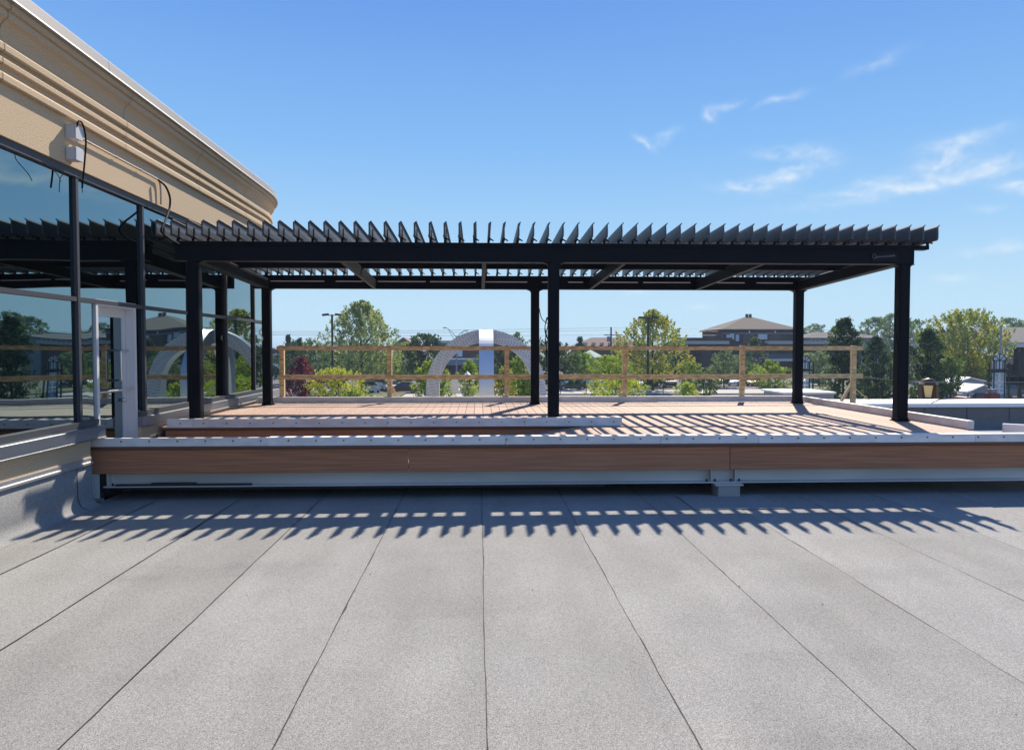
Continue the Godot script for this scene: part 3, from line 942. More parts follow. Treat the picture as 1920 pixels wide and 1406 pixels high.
func build_pergola() -> void:
	var p := thing("pergola", "black metal pergola with open louvre roof on six posts", "pergola", V(1.08, DECK, 12.4))
	var st: SurfaceTool
	var xs := [-3.94, 1.053, 6.1135]
	for z in [PZ0, PZ1]:
		for x in xs:
			st = nst()
			var top: float = 1.211 if z == PZ0 else 1.11
			bx(st, x - 0.076, x + 0.076, DECK + 0.014, top, z - 0.076, z + 0.076, 0.006)
			# raised corner strips of the extrusion
			for sx in [-1, 1]:
				bx(st, x + sx * 0.05 - 0.012, x + sx * 0.05 + 0.012, DECK + 0.03, top - 0.02, z - 0.079, z - 0.0755)
				bx(st, x + sx * 0.0755, x + sx * 0.079, DECK + 0.03, top - 0.02, z - 0.05, z - 0.026)
			obj("post", st, M.pergola, p)
			st = nst()
			bx(st, x - 0.102, x + 0.102, DECK + 0.0005, DECK + 0.014, z - 0.102, z + 0.102, 0.003)
			bx(st, x - 0.085, x + 0.085, DECK + 0.014, DECK + 0.05, z - 0.085, z + 0.085, 0.004)
			obj("base_plate", st, M.pergola, p)
			# curved bracket where the post meets the beam
			for sx in [-1, 1]:
				if x == xs[0] and sx == -1: continue
				st = nst()
				var pv := PackedVector2Array([Vector2(0, 0), Vector2(0.075 * sx, 0)])
				for k in 7:
					var a := PI / 2 * k / 6.0
					pv.append(Vector2((0.055 - 0.055 * sin(a)) * sx, -0.055 + 0.055 * cos(a) - 0.012))
				pv.append(Vector2(0, -0.09))
				prism(st, pv, V(x + sx * 0.0765, top, z - 0.06), V(x + sx * 0.0765, top, z + 0.06), Vector3.RIGHT, Vector3.UP)
				obj("bracket", st, M.pergola, p)
	# front and back beams
	st = nst()
	bx(st, -4.17, 5.97, 1.212, 1.417, 10.55, 10.73, 0.004)
	bx(st, -4.17, 5.97, 1.388, 1.416, 10.541, 10.549)
	obj("front_beam", st, M.pergola, p)
	st = nst()
	bx(st, 5.973, 6.235, 1.212, 1.417, 10.555, 10.73, 0.004)
	obj("beam_end", st, M.pergola, p)
	st = nst()
	bx(st, -4.17, 6.235, 1.112, 1.312, 14.09, 14.25, 0.004)
	obj("back_beam", st, M.pergola, p)
	# rails that carry the louvres
	for q in [[10.553, 10.70, 1.418, 1.476], [14.10, 14.24, 1.313, 1.358]]:
		st = nst()
		bx(st, -4.20, 6.45, q[2], q[3], q[0], q[1], 0.003)
		obj("louvre_rail", st, M.pergola, p)
	st = nst()
	bx(st, -4.05, 6.30, 1.305, 1.395, 12.35, 12.43, 0.003)
	obj("middle_rail", st, M.pergola, p)
	# side beams and joists between front and back
	for x in [-3.94, -1.93, 0.075, 2.085, 4.10, 6.1135]:
		st = nst()
		var w := 0.15 if (x < -3.9 or x > 6.0) else 0.06
		zbeam(st, x, w, 1.215, 1.39, 10.73, 14.095)
		obj("side_beam" if w > 0.1 else "joist", st, M.pergola, p)
	# louvres: vertical blades with a turned lip at the top and foot
	var pr := PackedVector2Array([Vector2(-0.006, 0.02), Vector2(0.002, 0.014), Vector2(0.014, 0.045), Vector2(0.015, 0.12), Vector2(0.010, 0.196), Vector2(0.033, 0.229), Vector2(0.026, 0.236), Vector2(-0.009, 0.205), Vector2(-0.008, 0.12), Vector2(-0.010, 0.05), Vector2(-0.016, 0.045), Vector2(-0.016, 0.03)])
	var bs := nst()
	prism(bs, pr, Vector3(0, 0, 0), Vector3(0, -0.0324 * 4.15, -4.15), Vector3.RIGHT, Vector3.UP)
	bs.generate_normals()
	var blade := bs.commit()
	var clips := []
	for z in [0.235, 3.80]:
		var cs := nst()
		var dy: float = -0.0324 * z
		prism(cs, PackedVector2Array([Vector2(0.008, 0.05), Vector2(0.022, 0.05), Vector2(0.072, 0.016), Vector2(0.066, 0.006), Vector2(0.016, 0.034)]), Vector3(0, dy, -z + 0.02), Vector3(0, dy, -z - 0.02), Vector3.RIGHT, Vector3.UP)
		box(cs, Vector3(0.017, 0.085 + dy, -z), Vector3(0.012, 0.15, 0.034))
		box(cs, Vector3(0.0, 0.005 + dy, -z), Vector3(0.03, 0.04, 0.03))
		cs.generate_normals()
		clips.append(cs.commit())
	for k in 54:
		var o := put("louvre", blade, M.louver, p, true)
		o.position = V(-4.335 + 0.2032 * k, 1.502, 10.34) - p.position
		o.rotation.z = rng.randf_range(-0.008, 0.008)
		for cm in clips:
			put("pivot_clip", cm, M.pergola, o, true)
	# thin pale strips standing proud of the back beam
	var strip_runs := [[-3.84, -2.86], [-2.65, -2.15], [-1.88, -0.99], [-0.91, -0.06], [0.12, 0.90], [1.18, 1.42], [1.67, 1.95], [2.27, 2.99], [3.09, 3.99], [4.50, 5.03], [5.26, 5.96]]
	for q in strip_runs:
		st = nst()
		bx(st, q[0], q[1], 1.236, 1.253, 14.08, 14.089)
		obj("beam_strip", st, M.pale_strip, p)
	# maker's plate on the front beam
	st = nst()
	bx(st, 5.595, 5.97, 1.252, 1.372, 10.535, 10.540)
	var pl := obj("name_plate", st, M.plate, p)
	st = nst()
	for k in 20:
		var a0 := 0.5 + TAU * 0.86 * k / 20.0
		var a1 := 0.5 + TAU * 0.86 * (k + 1) / 20.0
		bar(st, V(5.640 + 0.026 * cos(a0), 1.316 + 0.034 * sin(a0), 10.533), V(5.640 + 0.026 * cos(a1), 1.316 + 0.034 * sin(a1), 10.533), 0.003, 0.003)
	var lx := 5.648
	var r2 := RandomNumberGenerator.new()
	r2.seed = 4
	for k in 12:   # a run of joined script letters, too small in the photo to read
		var hh := r2.randf_range(0.016, 0.03)
		var y0 := 1.296 + k * 0.0016
		bar(st, V(lx, y0, 10.533), V(lx + 0.010, y0 + hh, 10.533), 0.004, 0.003)
		bar(st, V(lx + 0.010, y0 + hh, 10.533), V(lx + 0.016, y0, 10.533), 0.004, 0.003)
		bar(st, V(lx + 0.016, y0, 10.533), V(lx + 0.024, y0 + 0.006, 10.533), 0.003, 0.003)
		lx += 0.0245
	obj("lettering", st, M.emblem, pl)

# ---------------------------------------------------------------- guard rail
func build_rail() -> void:
	var g := thing("guard_rail", "temporary guard rail of raw timber posts and two rails behind the deck", "guard rail", V(1.8, DECK, 14.76))
	var st: SurfaceTool
	var px := [-3.82, -1.747, 0.545, 2.885, 5.237, 7.50]
	for i in px.size():
		st = nst()
		bx(st, px[i] - 0.045, px[i] + 0.045, (DECK + 0.02 if i < 5 else -1.70), 0.065, 14.71, 14.80, 0.005)
		obj("post", st, M.lumber, g)
	var cuts := [-3.9, -1.75, 0.55, 2.88, 5.24, 7.66]
	for i in 5:
		for q in [[-0.03, 0.05], [-0.595, -0.51]]:
			st = nst()
			bx(st, cuts[i] + 0.002, cuts[i + 1] - 0.002, q[0] + rng.randf_range(-0.006, 0.006), q[1] + rng.randf_range(-0.004, 0.004), 14.665, 14.705, 0.004)
			obj("rail", st, M.lumber, g)
	for q in [[V(7.17, -1.20, 14.74), V(7.47, -0.68, 14.74)], [V(2.74, DECK + 0.1, 14.85), V(2.86, -0.72, 14.82)], [V(-1.62, DECK + 0.1, 14.85), V(-1.72, -0.72, 14.82)]]:
		st = nst()
		bar(st, q[0], q[1], 0.085, 0.04, 0.004)
		obj("brace", st, M.lumber, g)
	var r := obj_tube("safety_rope", [V(7.53, -0.53, 14.76), V(8.3, -0.63, 14.9), V(9.6, -0.70, 15.2), V(13.5, -0.72, 15.8), V(18.0, -0.70, 16.2)], 0.0035, M.pole_metal)
	tag(r, "thin pale rope running right from the end post of the timber rail", "rope")
	r = obj_tube("safety_rope", [V(7.55, -0.80, 14.76), V(8.1, -1.02, 15.4), V(8.6, -1.18, 16.02)], 0.008, M.lumber)
	tag(r, "short rope slanting down from the timber end post to the parapet", "rope")

func obj_tube(called: String, pts: Array, r: float, m: Material, steps := 5) -> MeshInstance3D:
	var st := nst()
	tube(st, smooth_path(pts, steps), r, -1, 7)
	return obj(called, st, m)

# ---------------------------------------------------------------- parapets
func build_parapets() -> void:
	var t := thing("parapet_wall", "low roof parapet with grey membrane face and bright white metal cap", "parapet", V(11, -1.74, 16.5))
	var x := 4.0
	var st: SurfaceTool
	while x < 18.0:
		st = nst()
		bx(st, x + 0.002, x + 0.95, -1.735, -1.27, 16.0, 16.3)
		var cv := PackedVector2Array([Vector2(0, 0), Vector2(0.16, 0.0), Vector2(0.10, 0.02), Vector2(0.04, 0.07), Vector2(0.015, 0.14), Vector2(0.0, 0.2)])
		prism(st, cv, V(x + 0.002, -1.738, 15.999), V(x + 0.95, -1.738, 15.999), Vector3(0, 0, 1), Vector3.UP)
		obj("membrane_panel", st, M.membrane_wall, t)
		st = nst()
		bx(st, x + 0.951, x + 0.956, -1.735, -1.27, 15.992, 16.28)
		obj("seam", st, M.bitumen, t)
		x += 0.957
	x = 4.0
	while x < 18.0:
		st = nst()
		bx(st, x, x + 2.99, -1.268, -1.195, 15.94, 17.35, 0.006)
		bx(st, x, x + 2.99, -1.278, -1.262, 15.925, 15.96, 0.003)
		obj("cap_panel", st, M.white_metal, t)
		x += 2.994
	st = nst()
	bx(st, 4.0, 18.0, -1.735, -1.27, 16.31, 17.3)
	obj("core", st, M.wall_grey, t)
	t = thing("parapet_wall", "short far parapet block with white cap seen behind the back right post", "parapet", V(11.3, GROUND, 25.5))
	st = nst()
	bx(st, 10.4, 12.05, GROUND, -1.53, 25.0, 27.0)
	obj("wall", st, M.wall_grey, t)
	st = nst()
	bx(st, 10.3, 12.1, -1.53, -1.47, 24.93, 27.05, 0.01)
	obj("cap", st, M.white_metal, t)

# ---------------------------------------------------------------- loose cables
func build_cables() -> void:
	var c := obj_tube("cable", [V(-4.178, 2.305, 8.088), V(-4.173, 2.367, 8.114), V(-4.167, 2.372, 8.170), V(-4.167, 2.305, 8.222), V(-4.178, 2.192, 8.268), V(-4.188, 2.037, 8.263), V(-4.198, 1.893, 8.253), V(-4.198, 1.698, 8.211)], 0.0095, M.rubber)
	tag(c, "black cable looping out of the upper electrical box over the stucco", "cable")
	c = obj_tube("cable", [V(-4.239, 2.228, 10.218), V(-4.198, 2.171, 10.352), V(-4.178, 2.048, 10.434), V(-4.178, 1.914, 10.424), V(-4.137, 1.770, 10.239), V(-4.095, 1.626, 10.033), V(-4.095, 1.513, 9.940), V(-4.085, 1.441, 10.239), V(-4.116, 1.420, 10.887)], 0.014, M.rubber)
	tag(c, "thick black cable curving from the beige conduit down to the pergola corner", "cable")
	c = obj_tube("cable", [V(-4.281, 1.852, 7.460), V(-4.239, 1.821, 7.563), V(-4.219, 1.749, 7.769), V(-4.219, 1.688, 7.841)], 0.004, M.rubber)
	tag(c, "thin black wire end hanging from the head of the first large pane", "cable")
	c = obj_tube("cable", [V(-4.281, 1.852, 8.294), V(-4.250, 1.811, 8.294), V(-4.239, 1.667, 8.294)], 0.004, M.rubber)
	tag(c, "short black wire end hanging just left of the tall mullion", "cable")
	c = obj_tube("cable", [V(6.03, 0.62, 10.53), V(5.98, 0.55, 10.53), V(5.955, 0.40, 10.52), V(5.965, 0.22, 10.52), V(6.0, 0.08, 10.54), V(6.03, -0.05, 10.56)], 0.007, M.rubber)
	tag(c, "thin black cable bowed beside the front right pergola post", "cable")
	c = obj_tube("cable", [V(0.975, 0.45, 10.60), V(0.93, 0.32, 10.60), V(0.95, 0.20, 10.58), V(0.965, 0.13, 10.58), V(0.93, 0.26, 10.62), V(0.955, 0.44, 10.6), V(0.975, 0.36, 10.6), V(0.935, 0.15, 10.6), V(0.95, 0.02, 10.6), V(0.955, -0.25, 10.6)], 0.006, M.rubber)
	tag(c, "tangled black cable hanging beside the front middle pergola post", "cable")
	c = obj_tube("cable", [V(1.13, 0.75, 14.1), V(1.18, 0.55, 14.05), V(1.34, 0.42, 13.9), V(1.40, 0.40, 13.8)], 0.008, M.rubber)
	tag(c, "black cable drooping to the right from the back middle pergola post", "cable")
	c = obj_tube("cable", [V(-4.02, 0.36, 14.1), V(-4.05, 0.30, 14.06), V(-3.99, 0.2, 14.05), V(-4.03, 0.12, 14.1)], 0.01, M.white_metal)
	tag(c, "small pale cable loop on the back left pergola post", "cable")
	c = obj_tube("cable", [V(9.9, -1.188, 16.0), V(10.3, -1.188, 16.5), V(10.9, -1.186, 17.2), V(11.6, -1.19, 17.33)], 0.012, M.rubber)
	tag(c, "black cable lying slantwise over the white parapet cap", "cable")

# ---------------------------------------------------------------- arch sculpture
func build_arch() -> void:
	var a := thing("arch_sculpture", "large grey metal sculpture of two crossing arches covered in scales", "sculpture", V(0.23, GROUND, 25.5))
	var hc := -1.38
	for turn in 2:
		var dir := Vector3.RIGHT if turn == 0 else Vector3(0, 0, -1)
		var side := Vector3(0, 0, -1) if turn == 0 else Vector3.RIGHT
		var c := V(0.23, hc, 25.5)
		var R1 := 2.02 + (0.0 if turn == 0 else 0.006)
		var R0 := R1 - 0.44
		var hw := 0.22
		# centreline: leg, half circle, leg
		var st_face := nst()
		var st_out := nst()
		var steps := 40
		var ring := []
		for k in steps + 1:
			var th := PI * k / steps
			ring.append([c + dir * (-cos(th) * R1) + Vector3.UP * sin(th) * R1, c + dir * (-cos(th) * R0) + Vector3.UP * sin(th) * R0, dir * -cos(th) + Vector3.UP * sin(th)])
		var ft := Vector3(0, GROUND - hc, 0)
		ring.push_front([ring[0][0] + ft, ring[0][1] + ft, -dir])
		ring.append([ring[steps + 1][0] + ft, ring[steps + 1][1] + ft, dir])
		for k in ring.size() - 1:
			for sg in [-1.0, 1.0]:
				var s: Vector3 = side * sg * hw
				poly(st_face, [ring[k][0] + s, ring[k + 1][0] + s, ring[k + 1][1] + s, ring[k][1] + s], s)
			poly(st_out, [ring[k][0] - side * (hw + 0.012), ring[k + 1][0] - side * (hw + 0.012), ring[k + 1][0] + side * (hw + 0.012), ring[k][0] + side * (hw + 0.012)], ring[k][2])
			poly(st_out, [ring[k][1] - side * (hw + 0.008), ring[k + 1][1] - side * (hw + 0.008), ring[k + 1][1] + side * (hw + 0.008), ring[k][1] + side * (hw + 0.008)], -ring[k][2])
		var face := obj("arch", st_face, M.arch_face, a)
		obj("edge_panel", st_out, M.arch_panel, a)
		# scales on the two faces: staggered small plates, joined because they are a few pixels each
		for tone in 2:
			var ss := nst()
			for sg in [-1.0, 1.0]:
				for k in 210:
					for j in 9:
						if (k * 7 + j * 3 + (k / 3)) % 5 < 3 and tone == 1: continue
						if not ((k * 7 + j * 3 + (k / 3)) % 5 < 3) and tone == 0: continue
						var arc := -2.4 + (PI * 1.8 + 4.8) * (k + 0.5 * (j % 2)) / 210.0
						var rr := R0 + 0.04 + 0.045 * j
						var p: Vector3
						var rad: Vector3
						if arc < 0: rad = -dir; p = c + rad * rr + Vector3.UP * arc
						elif arc > PI * 1.8: rad = dir; p = c + rad * rr + Vector3.UP * (PI * 1.8 - arc)
						else:
							var th := arc / 1.8
							rad = dir * -cos(th) + Vector3.UP * sin(th)
							p = c + rad * rr
						var f: Vector3 = side * sg
						var tg := rad.cross(f).normalized()
						var o := f * (hw + 0.004)
						var tilt := f * 0.012
						poly(ss, [p + o - rad * 0.021 - tg * 0.0185, p + o - rad * 0.021 + tg * 0.0185 + tilt, p + o + rad * 0.021 + tg * 0.0185 + tilt, p + o + rad * 0.021 - tg * 0.0185], f)
			var sc := obj("scales", ss, M.arch_scale_light if tone == 0 else M.arch_scale_dark, face)
			sc.set_meta("kind", "stuff")

# ---------------------------------------------------------------- far buildings
func wbox(b: Node, called: String, m: Material, x0: float, x1: float, h0: float, h1: float, z0: float, z1: float) -> MeshInstance3D:
	var st := nst()
	bx(st, x0, x1, h0, h1, z0, z1)
	return obj(called, st, m, b)

func window(b: Node, x0: float, x1: float, h0: float, h1: float, z: float, m: Material) -> void:
	var st := nst()
	bx(st, x0 - 0.12, x1 + 0.12, h0 - 0.12, h0, z - 0.12, z + 0.02)
	bx(st, x0 - 0.12, x1 + 0.12, h1, h1 + 0.12, z - 0.10, z + 0.02)
	bx(st, x0 - 0.12, x0, h0, h1, z - 0.10, z + 0.02)
	bx(st, x1, x1 + 0.12, h0, h1, z - 0.10, z + 0.02)
	bx(st, (x0 + x1) / 2 - 0.05, (x0 + x1) / 2 + 0.05, h0, h1, z - 0.09, z + 0.02)
	var w := obj("window", st, M.wall_white, b)
	st = nst()
	bx(st, x0, x1, h0, h1, z - 0.06, z - 0.02)
	obj("pane", st, m, w)

func hip(b: Node, m: Material, x0: float, x1: float, z0: float, z1: float, h0: float, h1: float, ridge := 0.0, over := 0.4) -> MeshInstance3D:
	var st := nst()
	x0 -= over; x1 += over; z0 -= over; z1 += over
	var cx := (x0 + x1) / 2
	var cz := (z0 + z1) / 2
	var ra := V(cx - ridge / 2, h1, cz)
	var rb := V(cx + ridge / 2, h1, cz)
	var p := [V(x0, h0, z0), V(x1, h0, z0), V(x1, h0, z1), V(x0, h0, z1)]
	poly(st, [p[0], p[1], rb, ra], Vector3(0, 1, 1))
	poly(st, [p[2], p[3], ra, rb], Vector3(0, 1, -1))
	poly(st, [p[1], p[2], rb], Vector3(1, 1, 0))
	poly(st, [p[3], p[0], ra], Vector3(-1, 1, 0))
	bx(st, x0, x1, h0 - 0.25, h0 - 0.002, z0, z1)
	return obj("roof", st, m, b)

func gable(b: Node, m: Material, x0: float, x1: float, z0: float, z1: float, h0: float, h1: float) -> MeshInstance3D:   # ridge along z
	var st := nst()
	prism(st, PackedVector2Array([Vector2(x0 - 0.3, 0), Vector2(x1 + 0.3, 0), Vector2((x0 + x1) / 2, h1 - h0)]), V(0, h0, z0 - 0.3), V(0, h0, z1 + 0.3), Vector3.RIGHT, Vector3.UP)
	return obj("roof", st, m, b)

func arched(b: Node, x: float, w: float, h0: float, h1: float, z: float) -> void:
	var pv := PackedVector2Array([Vector2(-w / 2, 0), Vector2(w / 2, 0)])
	for k in 13:
		var a := PI * k / 12.0
		pv.append(Vector2(cos(a) * w / 2, (h1 - h0) * 0.25 + sin(a) * (h1 - h0) * 0.75))
	var st := nst()
	prism(st, pv, V(x, h0, z - 0.06), V(x, h0, z + 0.1), Vector3.RIGHT, Vector3.UP)
	obj("window", st, M.pane_dark, b)

func build_far_buildings() -> void:
	# brick hall with the hipped roof
	var b := thing("brick_building", "dark brick hall with a broad brown hipped roof and arched windows", "building", V(62, GROUND, 172))
	wbox(b, "wall", M.brick_dark, 54.6, 71.5, GROUND, 4.2, 166, 182)
	wbox(b, "brick_band", M.wall_grey, 54.5, 71.6, 3.3, 3.55, 165.9, 166)
	var r := hip(b, M.roof_brown, 54.6, 71.5, 166, 182, 4.35, 7.5, 1.0, 0.6)
	for x in [62.6, 63.4]:
		wbox(r, "roof_vent", M.black_paint, x, x + 0.5, 7.3, 8.1, 174, 174.6)
	arched(b, 60.4, 3.4, 1.0, 3.4, 166)
	arched(b, 66.3, 3.4, 1.0, 3.4, 166)
	window(b, 62.6, 64.4, 2.2, 3.1, 166, M.blind)
	window(b, 55.4, 55.9, 1.8, 3.0, 166, M.blind)
	window(b, 56.2, 56.9, 2.2, 3.2, 166, M.blind)
	window(b, 57.5, 58.0, 1.8, 3.0, 166, M.blind)
	for x in [60.4, 66.3]:
		wbox(b, "wall_lamp", M.white_metal, x - 0.12, x + 0.12, 3.55, 4.0, 165.7, 165.9)
	# long dark shopping block in front of the hall
	b = thing("shop_block", "long dark brick shop block with pale fascia bands below the hipped hall", "building", V(58, GROUND, 160))
	wbox(b, "wall", M.brick_dark, 40.5, 82, GROUND, 1.2, 158, 165.5)
	wbox(b, "upper_wall", M.brick_dark, 43.0, 54.4, 1.2, 2.35, 159.5, 165.5)
	wbox(b, "fascia_band", M.wall_pale, 40.4, 53.0, 0.95, 1.65, 157.2, 159.4)
	wbox(b, "fascia_band", M.wall_pale, 61.5, 82.2, 0.95, 1.65, 157.2, 159.4)
	for x in [45.8, 46.9]:
		wbox(b, "roof_vent", M.black_paint, x, x + 0.8, 1.6, 2.1, 157.5, 158.3)
	for k in 9:
		wbox(b, "shop_window", M.pane_dark, 41.6 + k * 4.4, 44.8 + k * 4.4, -4.5, -0.7, 157.9, 158)
	wbox(b, "awning", M.wall_white, 57.0, 68.0, -2.6, -2.0, 154.5, 158)
	var st := nst()
	poly(st, [V(56.0, -2.0, 154.4), V(68.4, -2.0, 154.4), V(67.4, -1.1, 158.0), V(57.6, -1.1, 158.0)], Vector3(0, 1, 1))
	poly(st, [V(56.0, -2.1, 154.4), V(68.4, -2.1, 154.4), V(68.4, -2.0, 154.4), V(56.0, -2.0, 154.4)], Vector3(0, 0, 1))
	obj("porch_roof", st, M.roof_grey, b)
	wbox(b, "sloped_trim", M.wall_white, 51.5, 56.0, -3.4, -3.05, 155, 157)
	# dark house right of the hall
	b = thing("dark_building", "low dark slate building with a grey roof right of the hall", "building", V(84, GROUND, 184))
	wbox(b, "wall", M.wall_grey, 78.5, 98, GROUND, 2.6, 178, 190)
	hip(b, M.roof_grey, 78.5, 98, 178, 190, 2.6, 4.1, 9.0)
	for k in 4:
		window(b, 80 + k * 3.6, 82 + k * 3.6, 0.9, 2.2, 178, M.pane_far)
	b = thing("grey_building", "plain grey flat roofed block between the dark ivy trees", "building", V(112, GROUND, 225))
	wbox(b, "wall", M.wall_grey, 104, 123, GROUND, 3.6, 220, 232)
	wbox(b, "upper_wall", M.wall_grey, 111, 116.5, 3.6, 5.2, 222, 232)
	wbox(b, "fascia_band", M.wall_pale, 100, 128, 1.0, 1.9, 218.5, 219.9)
	for k in 4:
		window(b, 105.5 + k * 4.4, 108 + k * 4.4, 1.95, 3.1, 220, M.pane_far)
	# service station canopy at the right edge
	b = thing("canopy_building", "grey roofed building with white eaves at the right edge of the view", "building", V(78, GROUND, 108))
	wbox(b, "wall", M.brick_red, 72.5, 95, GROUND, -1.2, 108, 118)
	wbox(b, "white_band", M.wall_white, 72.4, 95.1, -2.3, -1.2, 107.6, 108)
	wbox(b, "eaves", M.wall_white, 70.6, 96, 0.2, 0.85, 99, 120)
	st = nst()
	poly(st, [V(70.3, 0.86, 98.7), V(96.3, 0.86, 98.7), V(93, 3.2, 110), V(71.6, 3.2, 110)], Vector3(0, 1, 1))
	poly(st, [V(70.3, 0.86, 121.3), V(96.3, 0.86, 121.3), V(93, 3.2, 110), V(71.6, 3.2, 110)], Vector3(0, 1, -1))
	poly(st, [V(70.3, 0.86, 98.7), V(70.3, 0.86, 121.3), V(71.6, 3.2, 110)], Vector3(-1, 1, 0))
	obj("roof", st, M.roof_grey, b)
	for x in [74.2, 82.0]:
		wbox(b, "pier", M.brick_dark, x, x + 1.3, GROUND, 0.2, 100, 101.3)
	# brick block seen through the arch
	b = thing("brick_building", "red brick block with a pale grey canopy seen through the arch", "building", V(-1, GROUND, 170))
	wbox(b, "wall", M.brick_red, -10.0, 8.5, GROUND, 1.2, 165, 176)
	wbox(b, "roof_edge", M.wall_pale, -10.2, 8.7, 1.2, 1.75, 164.8, 176.2)
	wbox(b, "canopy", M.wall_white, -10.4, 3.0, -2.35, -2.1, 160, 165)
	wbox(b, "canopy_fascia", M.wall_grey, -10.4, 3.0, -3.5, -2.36, 160.2, 164.9)
	for k in 4:
		wbox(b, "shop_window", M.pane_dark, -9.6 + k * 3.2, -7.2 + k * 3.2, -5.6, -3.7, 164.9, 165)
	window(b, -4.6, -3.8, -1.6, -0.4, 165, M.blind)
	for k in 2:
		wbox(b, "shop_sign", M.wall_white, -9.5 + k * 0.4, -8.0 + k * 0.6, -4.1 - k * 0.75, -3.7 - k * 0.75, 160.0, 160.15)
	# houses
	b = thing("house", "pinkish house with two steep gables left of the dark round tree", "house", V(-16.5, GROUND, 175))
	wbox(b, "wall", M.wall_pale, -19.5, -13.6, GROUND, 0.8, 172, 182)
	gable(b, M.roof_red, -19.5, -15.0, 172, 182, 0.8, 2.6)
	gable(b, M.roof_red, -16.6, -13.4, 171, 182, 0.6, 1.7)
	window(b, -18.2, -17.0, -1.2, 0.2, 172, M.pane_far)
	b = thing("pavilion", "small pavilion with a pale teal pyramid roof", "building", V(22.6, GROUND, 153))
	wbox(b, "wall", M.wall_grey, 20.8, 24.7, GROUND, -1.9, 151, 155)
	hip(b, M.roof_teal, 20.6, 24.9, 150.6, 155.4, -1.75, -0.25, 0.1)
	wbox(b, "white_band", M.wall_white, 20.7, 24.8, -2.6, -2.2, 150.8, 151)
	b = thing("long_house", "long house with a reddish brown roof behind the utility pole", "house", V(33, GROUND, 195))
	wbox(b, "wall", M.brick_red, 24.5, 42, GROUND, 0.6, 190, 200)
	hip(b, M.roof_red, 24.5, 42, 190, 200, 0.6, 2.9, 8.0)
	for k in 6:
		wbox(b, "dormer", M.wall_pale, 26.5 + k * 2.1, 27.3 + k * 2.1, 0.9, 1.5, 188.6, 190.5)
	b = thing("small_house", "small white house with a pale blue band at the far left", "house", V(-40, GROUND, 152))
	wbox(b, "wall", M.wall_white, -43, -38.6, GROUND, -0.9, 150, 156)
	wbox(b, "band", M.wall_grey, -43.1, -38.5, -1.9, -1.3, 149.8, 150)
	gable(b, M.roof_grey, -43, -38.6, 150, 156, -0.9, 0.2)
	b = thing("small_house", "small house with a dark blue roof behind the left lamp post", "house", V(-31, GROUND, 152))
	wbox(b, "wall", M.wall_pale, -33, -29, GROUND, -2.2, 150, 156)
	hip(b, M.roof_blue, -33, -29, 150, 156, -2.2, -0.6, 1.0)

# ---------------------------------------------------------------- street furniture
func lamp_post(x: float, z: float, top: float, label: String, yaw: float) -> void:
	var t := thing("lamp_post", label, "lamp post", V(x, GROUND, z), "twin headed car park lamp posts")
	var st := nst()
	var H := top - GROUND
	box(st, Vector3(0, H / 2, 0), Vector3(0.24, H, 0.24), 0.02)
	obj("pole", st, M.black_paint, t, true)
	st = nst()
	lathe(st, Vector3.ZERO, [Vector2(0.4, 0), Vector2(0.4, 0.75), Vector2(0.0, 0.75)], 12)
	obj("footing", st, M.concrete, t, true)
	for s in [-1, 1]:
		st = nst()
		box(st, Vector3(s * 0.22, H - 0.10, 0), Vector3(0.44, 0.10, 0.12))
		obj("arm", st, M.black_paint, t, true)
		st = nst()
		box(st, Vector3(s * 0.82, H - 0.02, 0), Vector3(0.85, 0.26, 0.5), 0.05, Basis(Vector3(0, 0, 1), 0.12 * s * yaw))
		obj("lamp_head", st, M.black_paint, t, true)

func highway_lamp(x: float, z: float, tips: Array, joint: float, label: String) -> void:
	var t := thing("street_lamp", label, "street lamp", V(x, GROUND, z), "double armed highway lamps")
	var st := nst()
	tube(st, [V(x, GROUND, z), V(x, joint + 0.3, z)], 0.16, 0.09)
	obj("pole", st, M.pole_metal, t)
	for q in tips:
		st = nst()
		tube(st, smooth_path([V(x, joint, z), V(lerpf(x, q[0], 0.5), joint + (q[1] - joint) * 0.62, z), V(q[0], q[1], z)], 4), 0.06)
		tube(st, smooth_path([V(x, joint - 0.8, z), V(lerpf(x, q[0], 0.45), joint - 0.8 + (q[1] - joint) * 0.6, z), V(lerpf(x, q[0], 0.85), q[1] - 0.12, z)], 4), 0.045)
		obj("arm", st, M.pole_metal, t)
		st = nst()
		var s: float = signf(q[0] - x)
		box(st, V(q[0] + s * 0.3, q[1], z), Vector3(0.75, 0.2, 0.32), 0.05)
		obj("lamp_head", st, M.pole_metal, t)

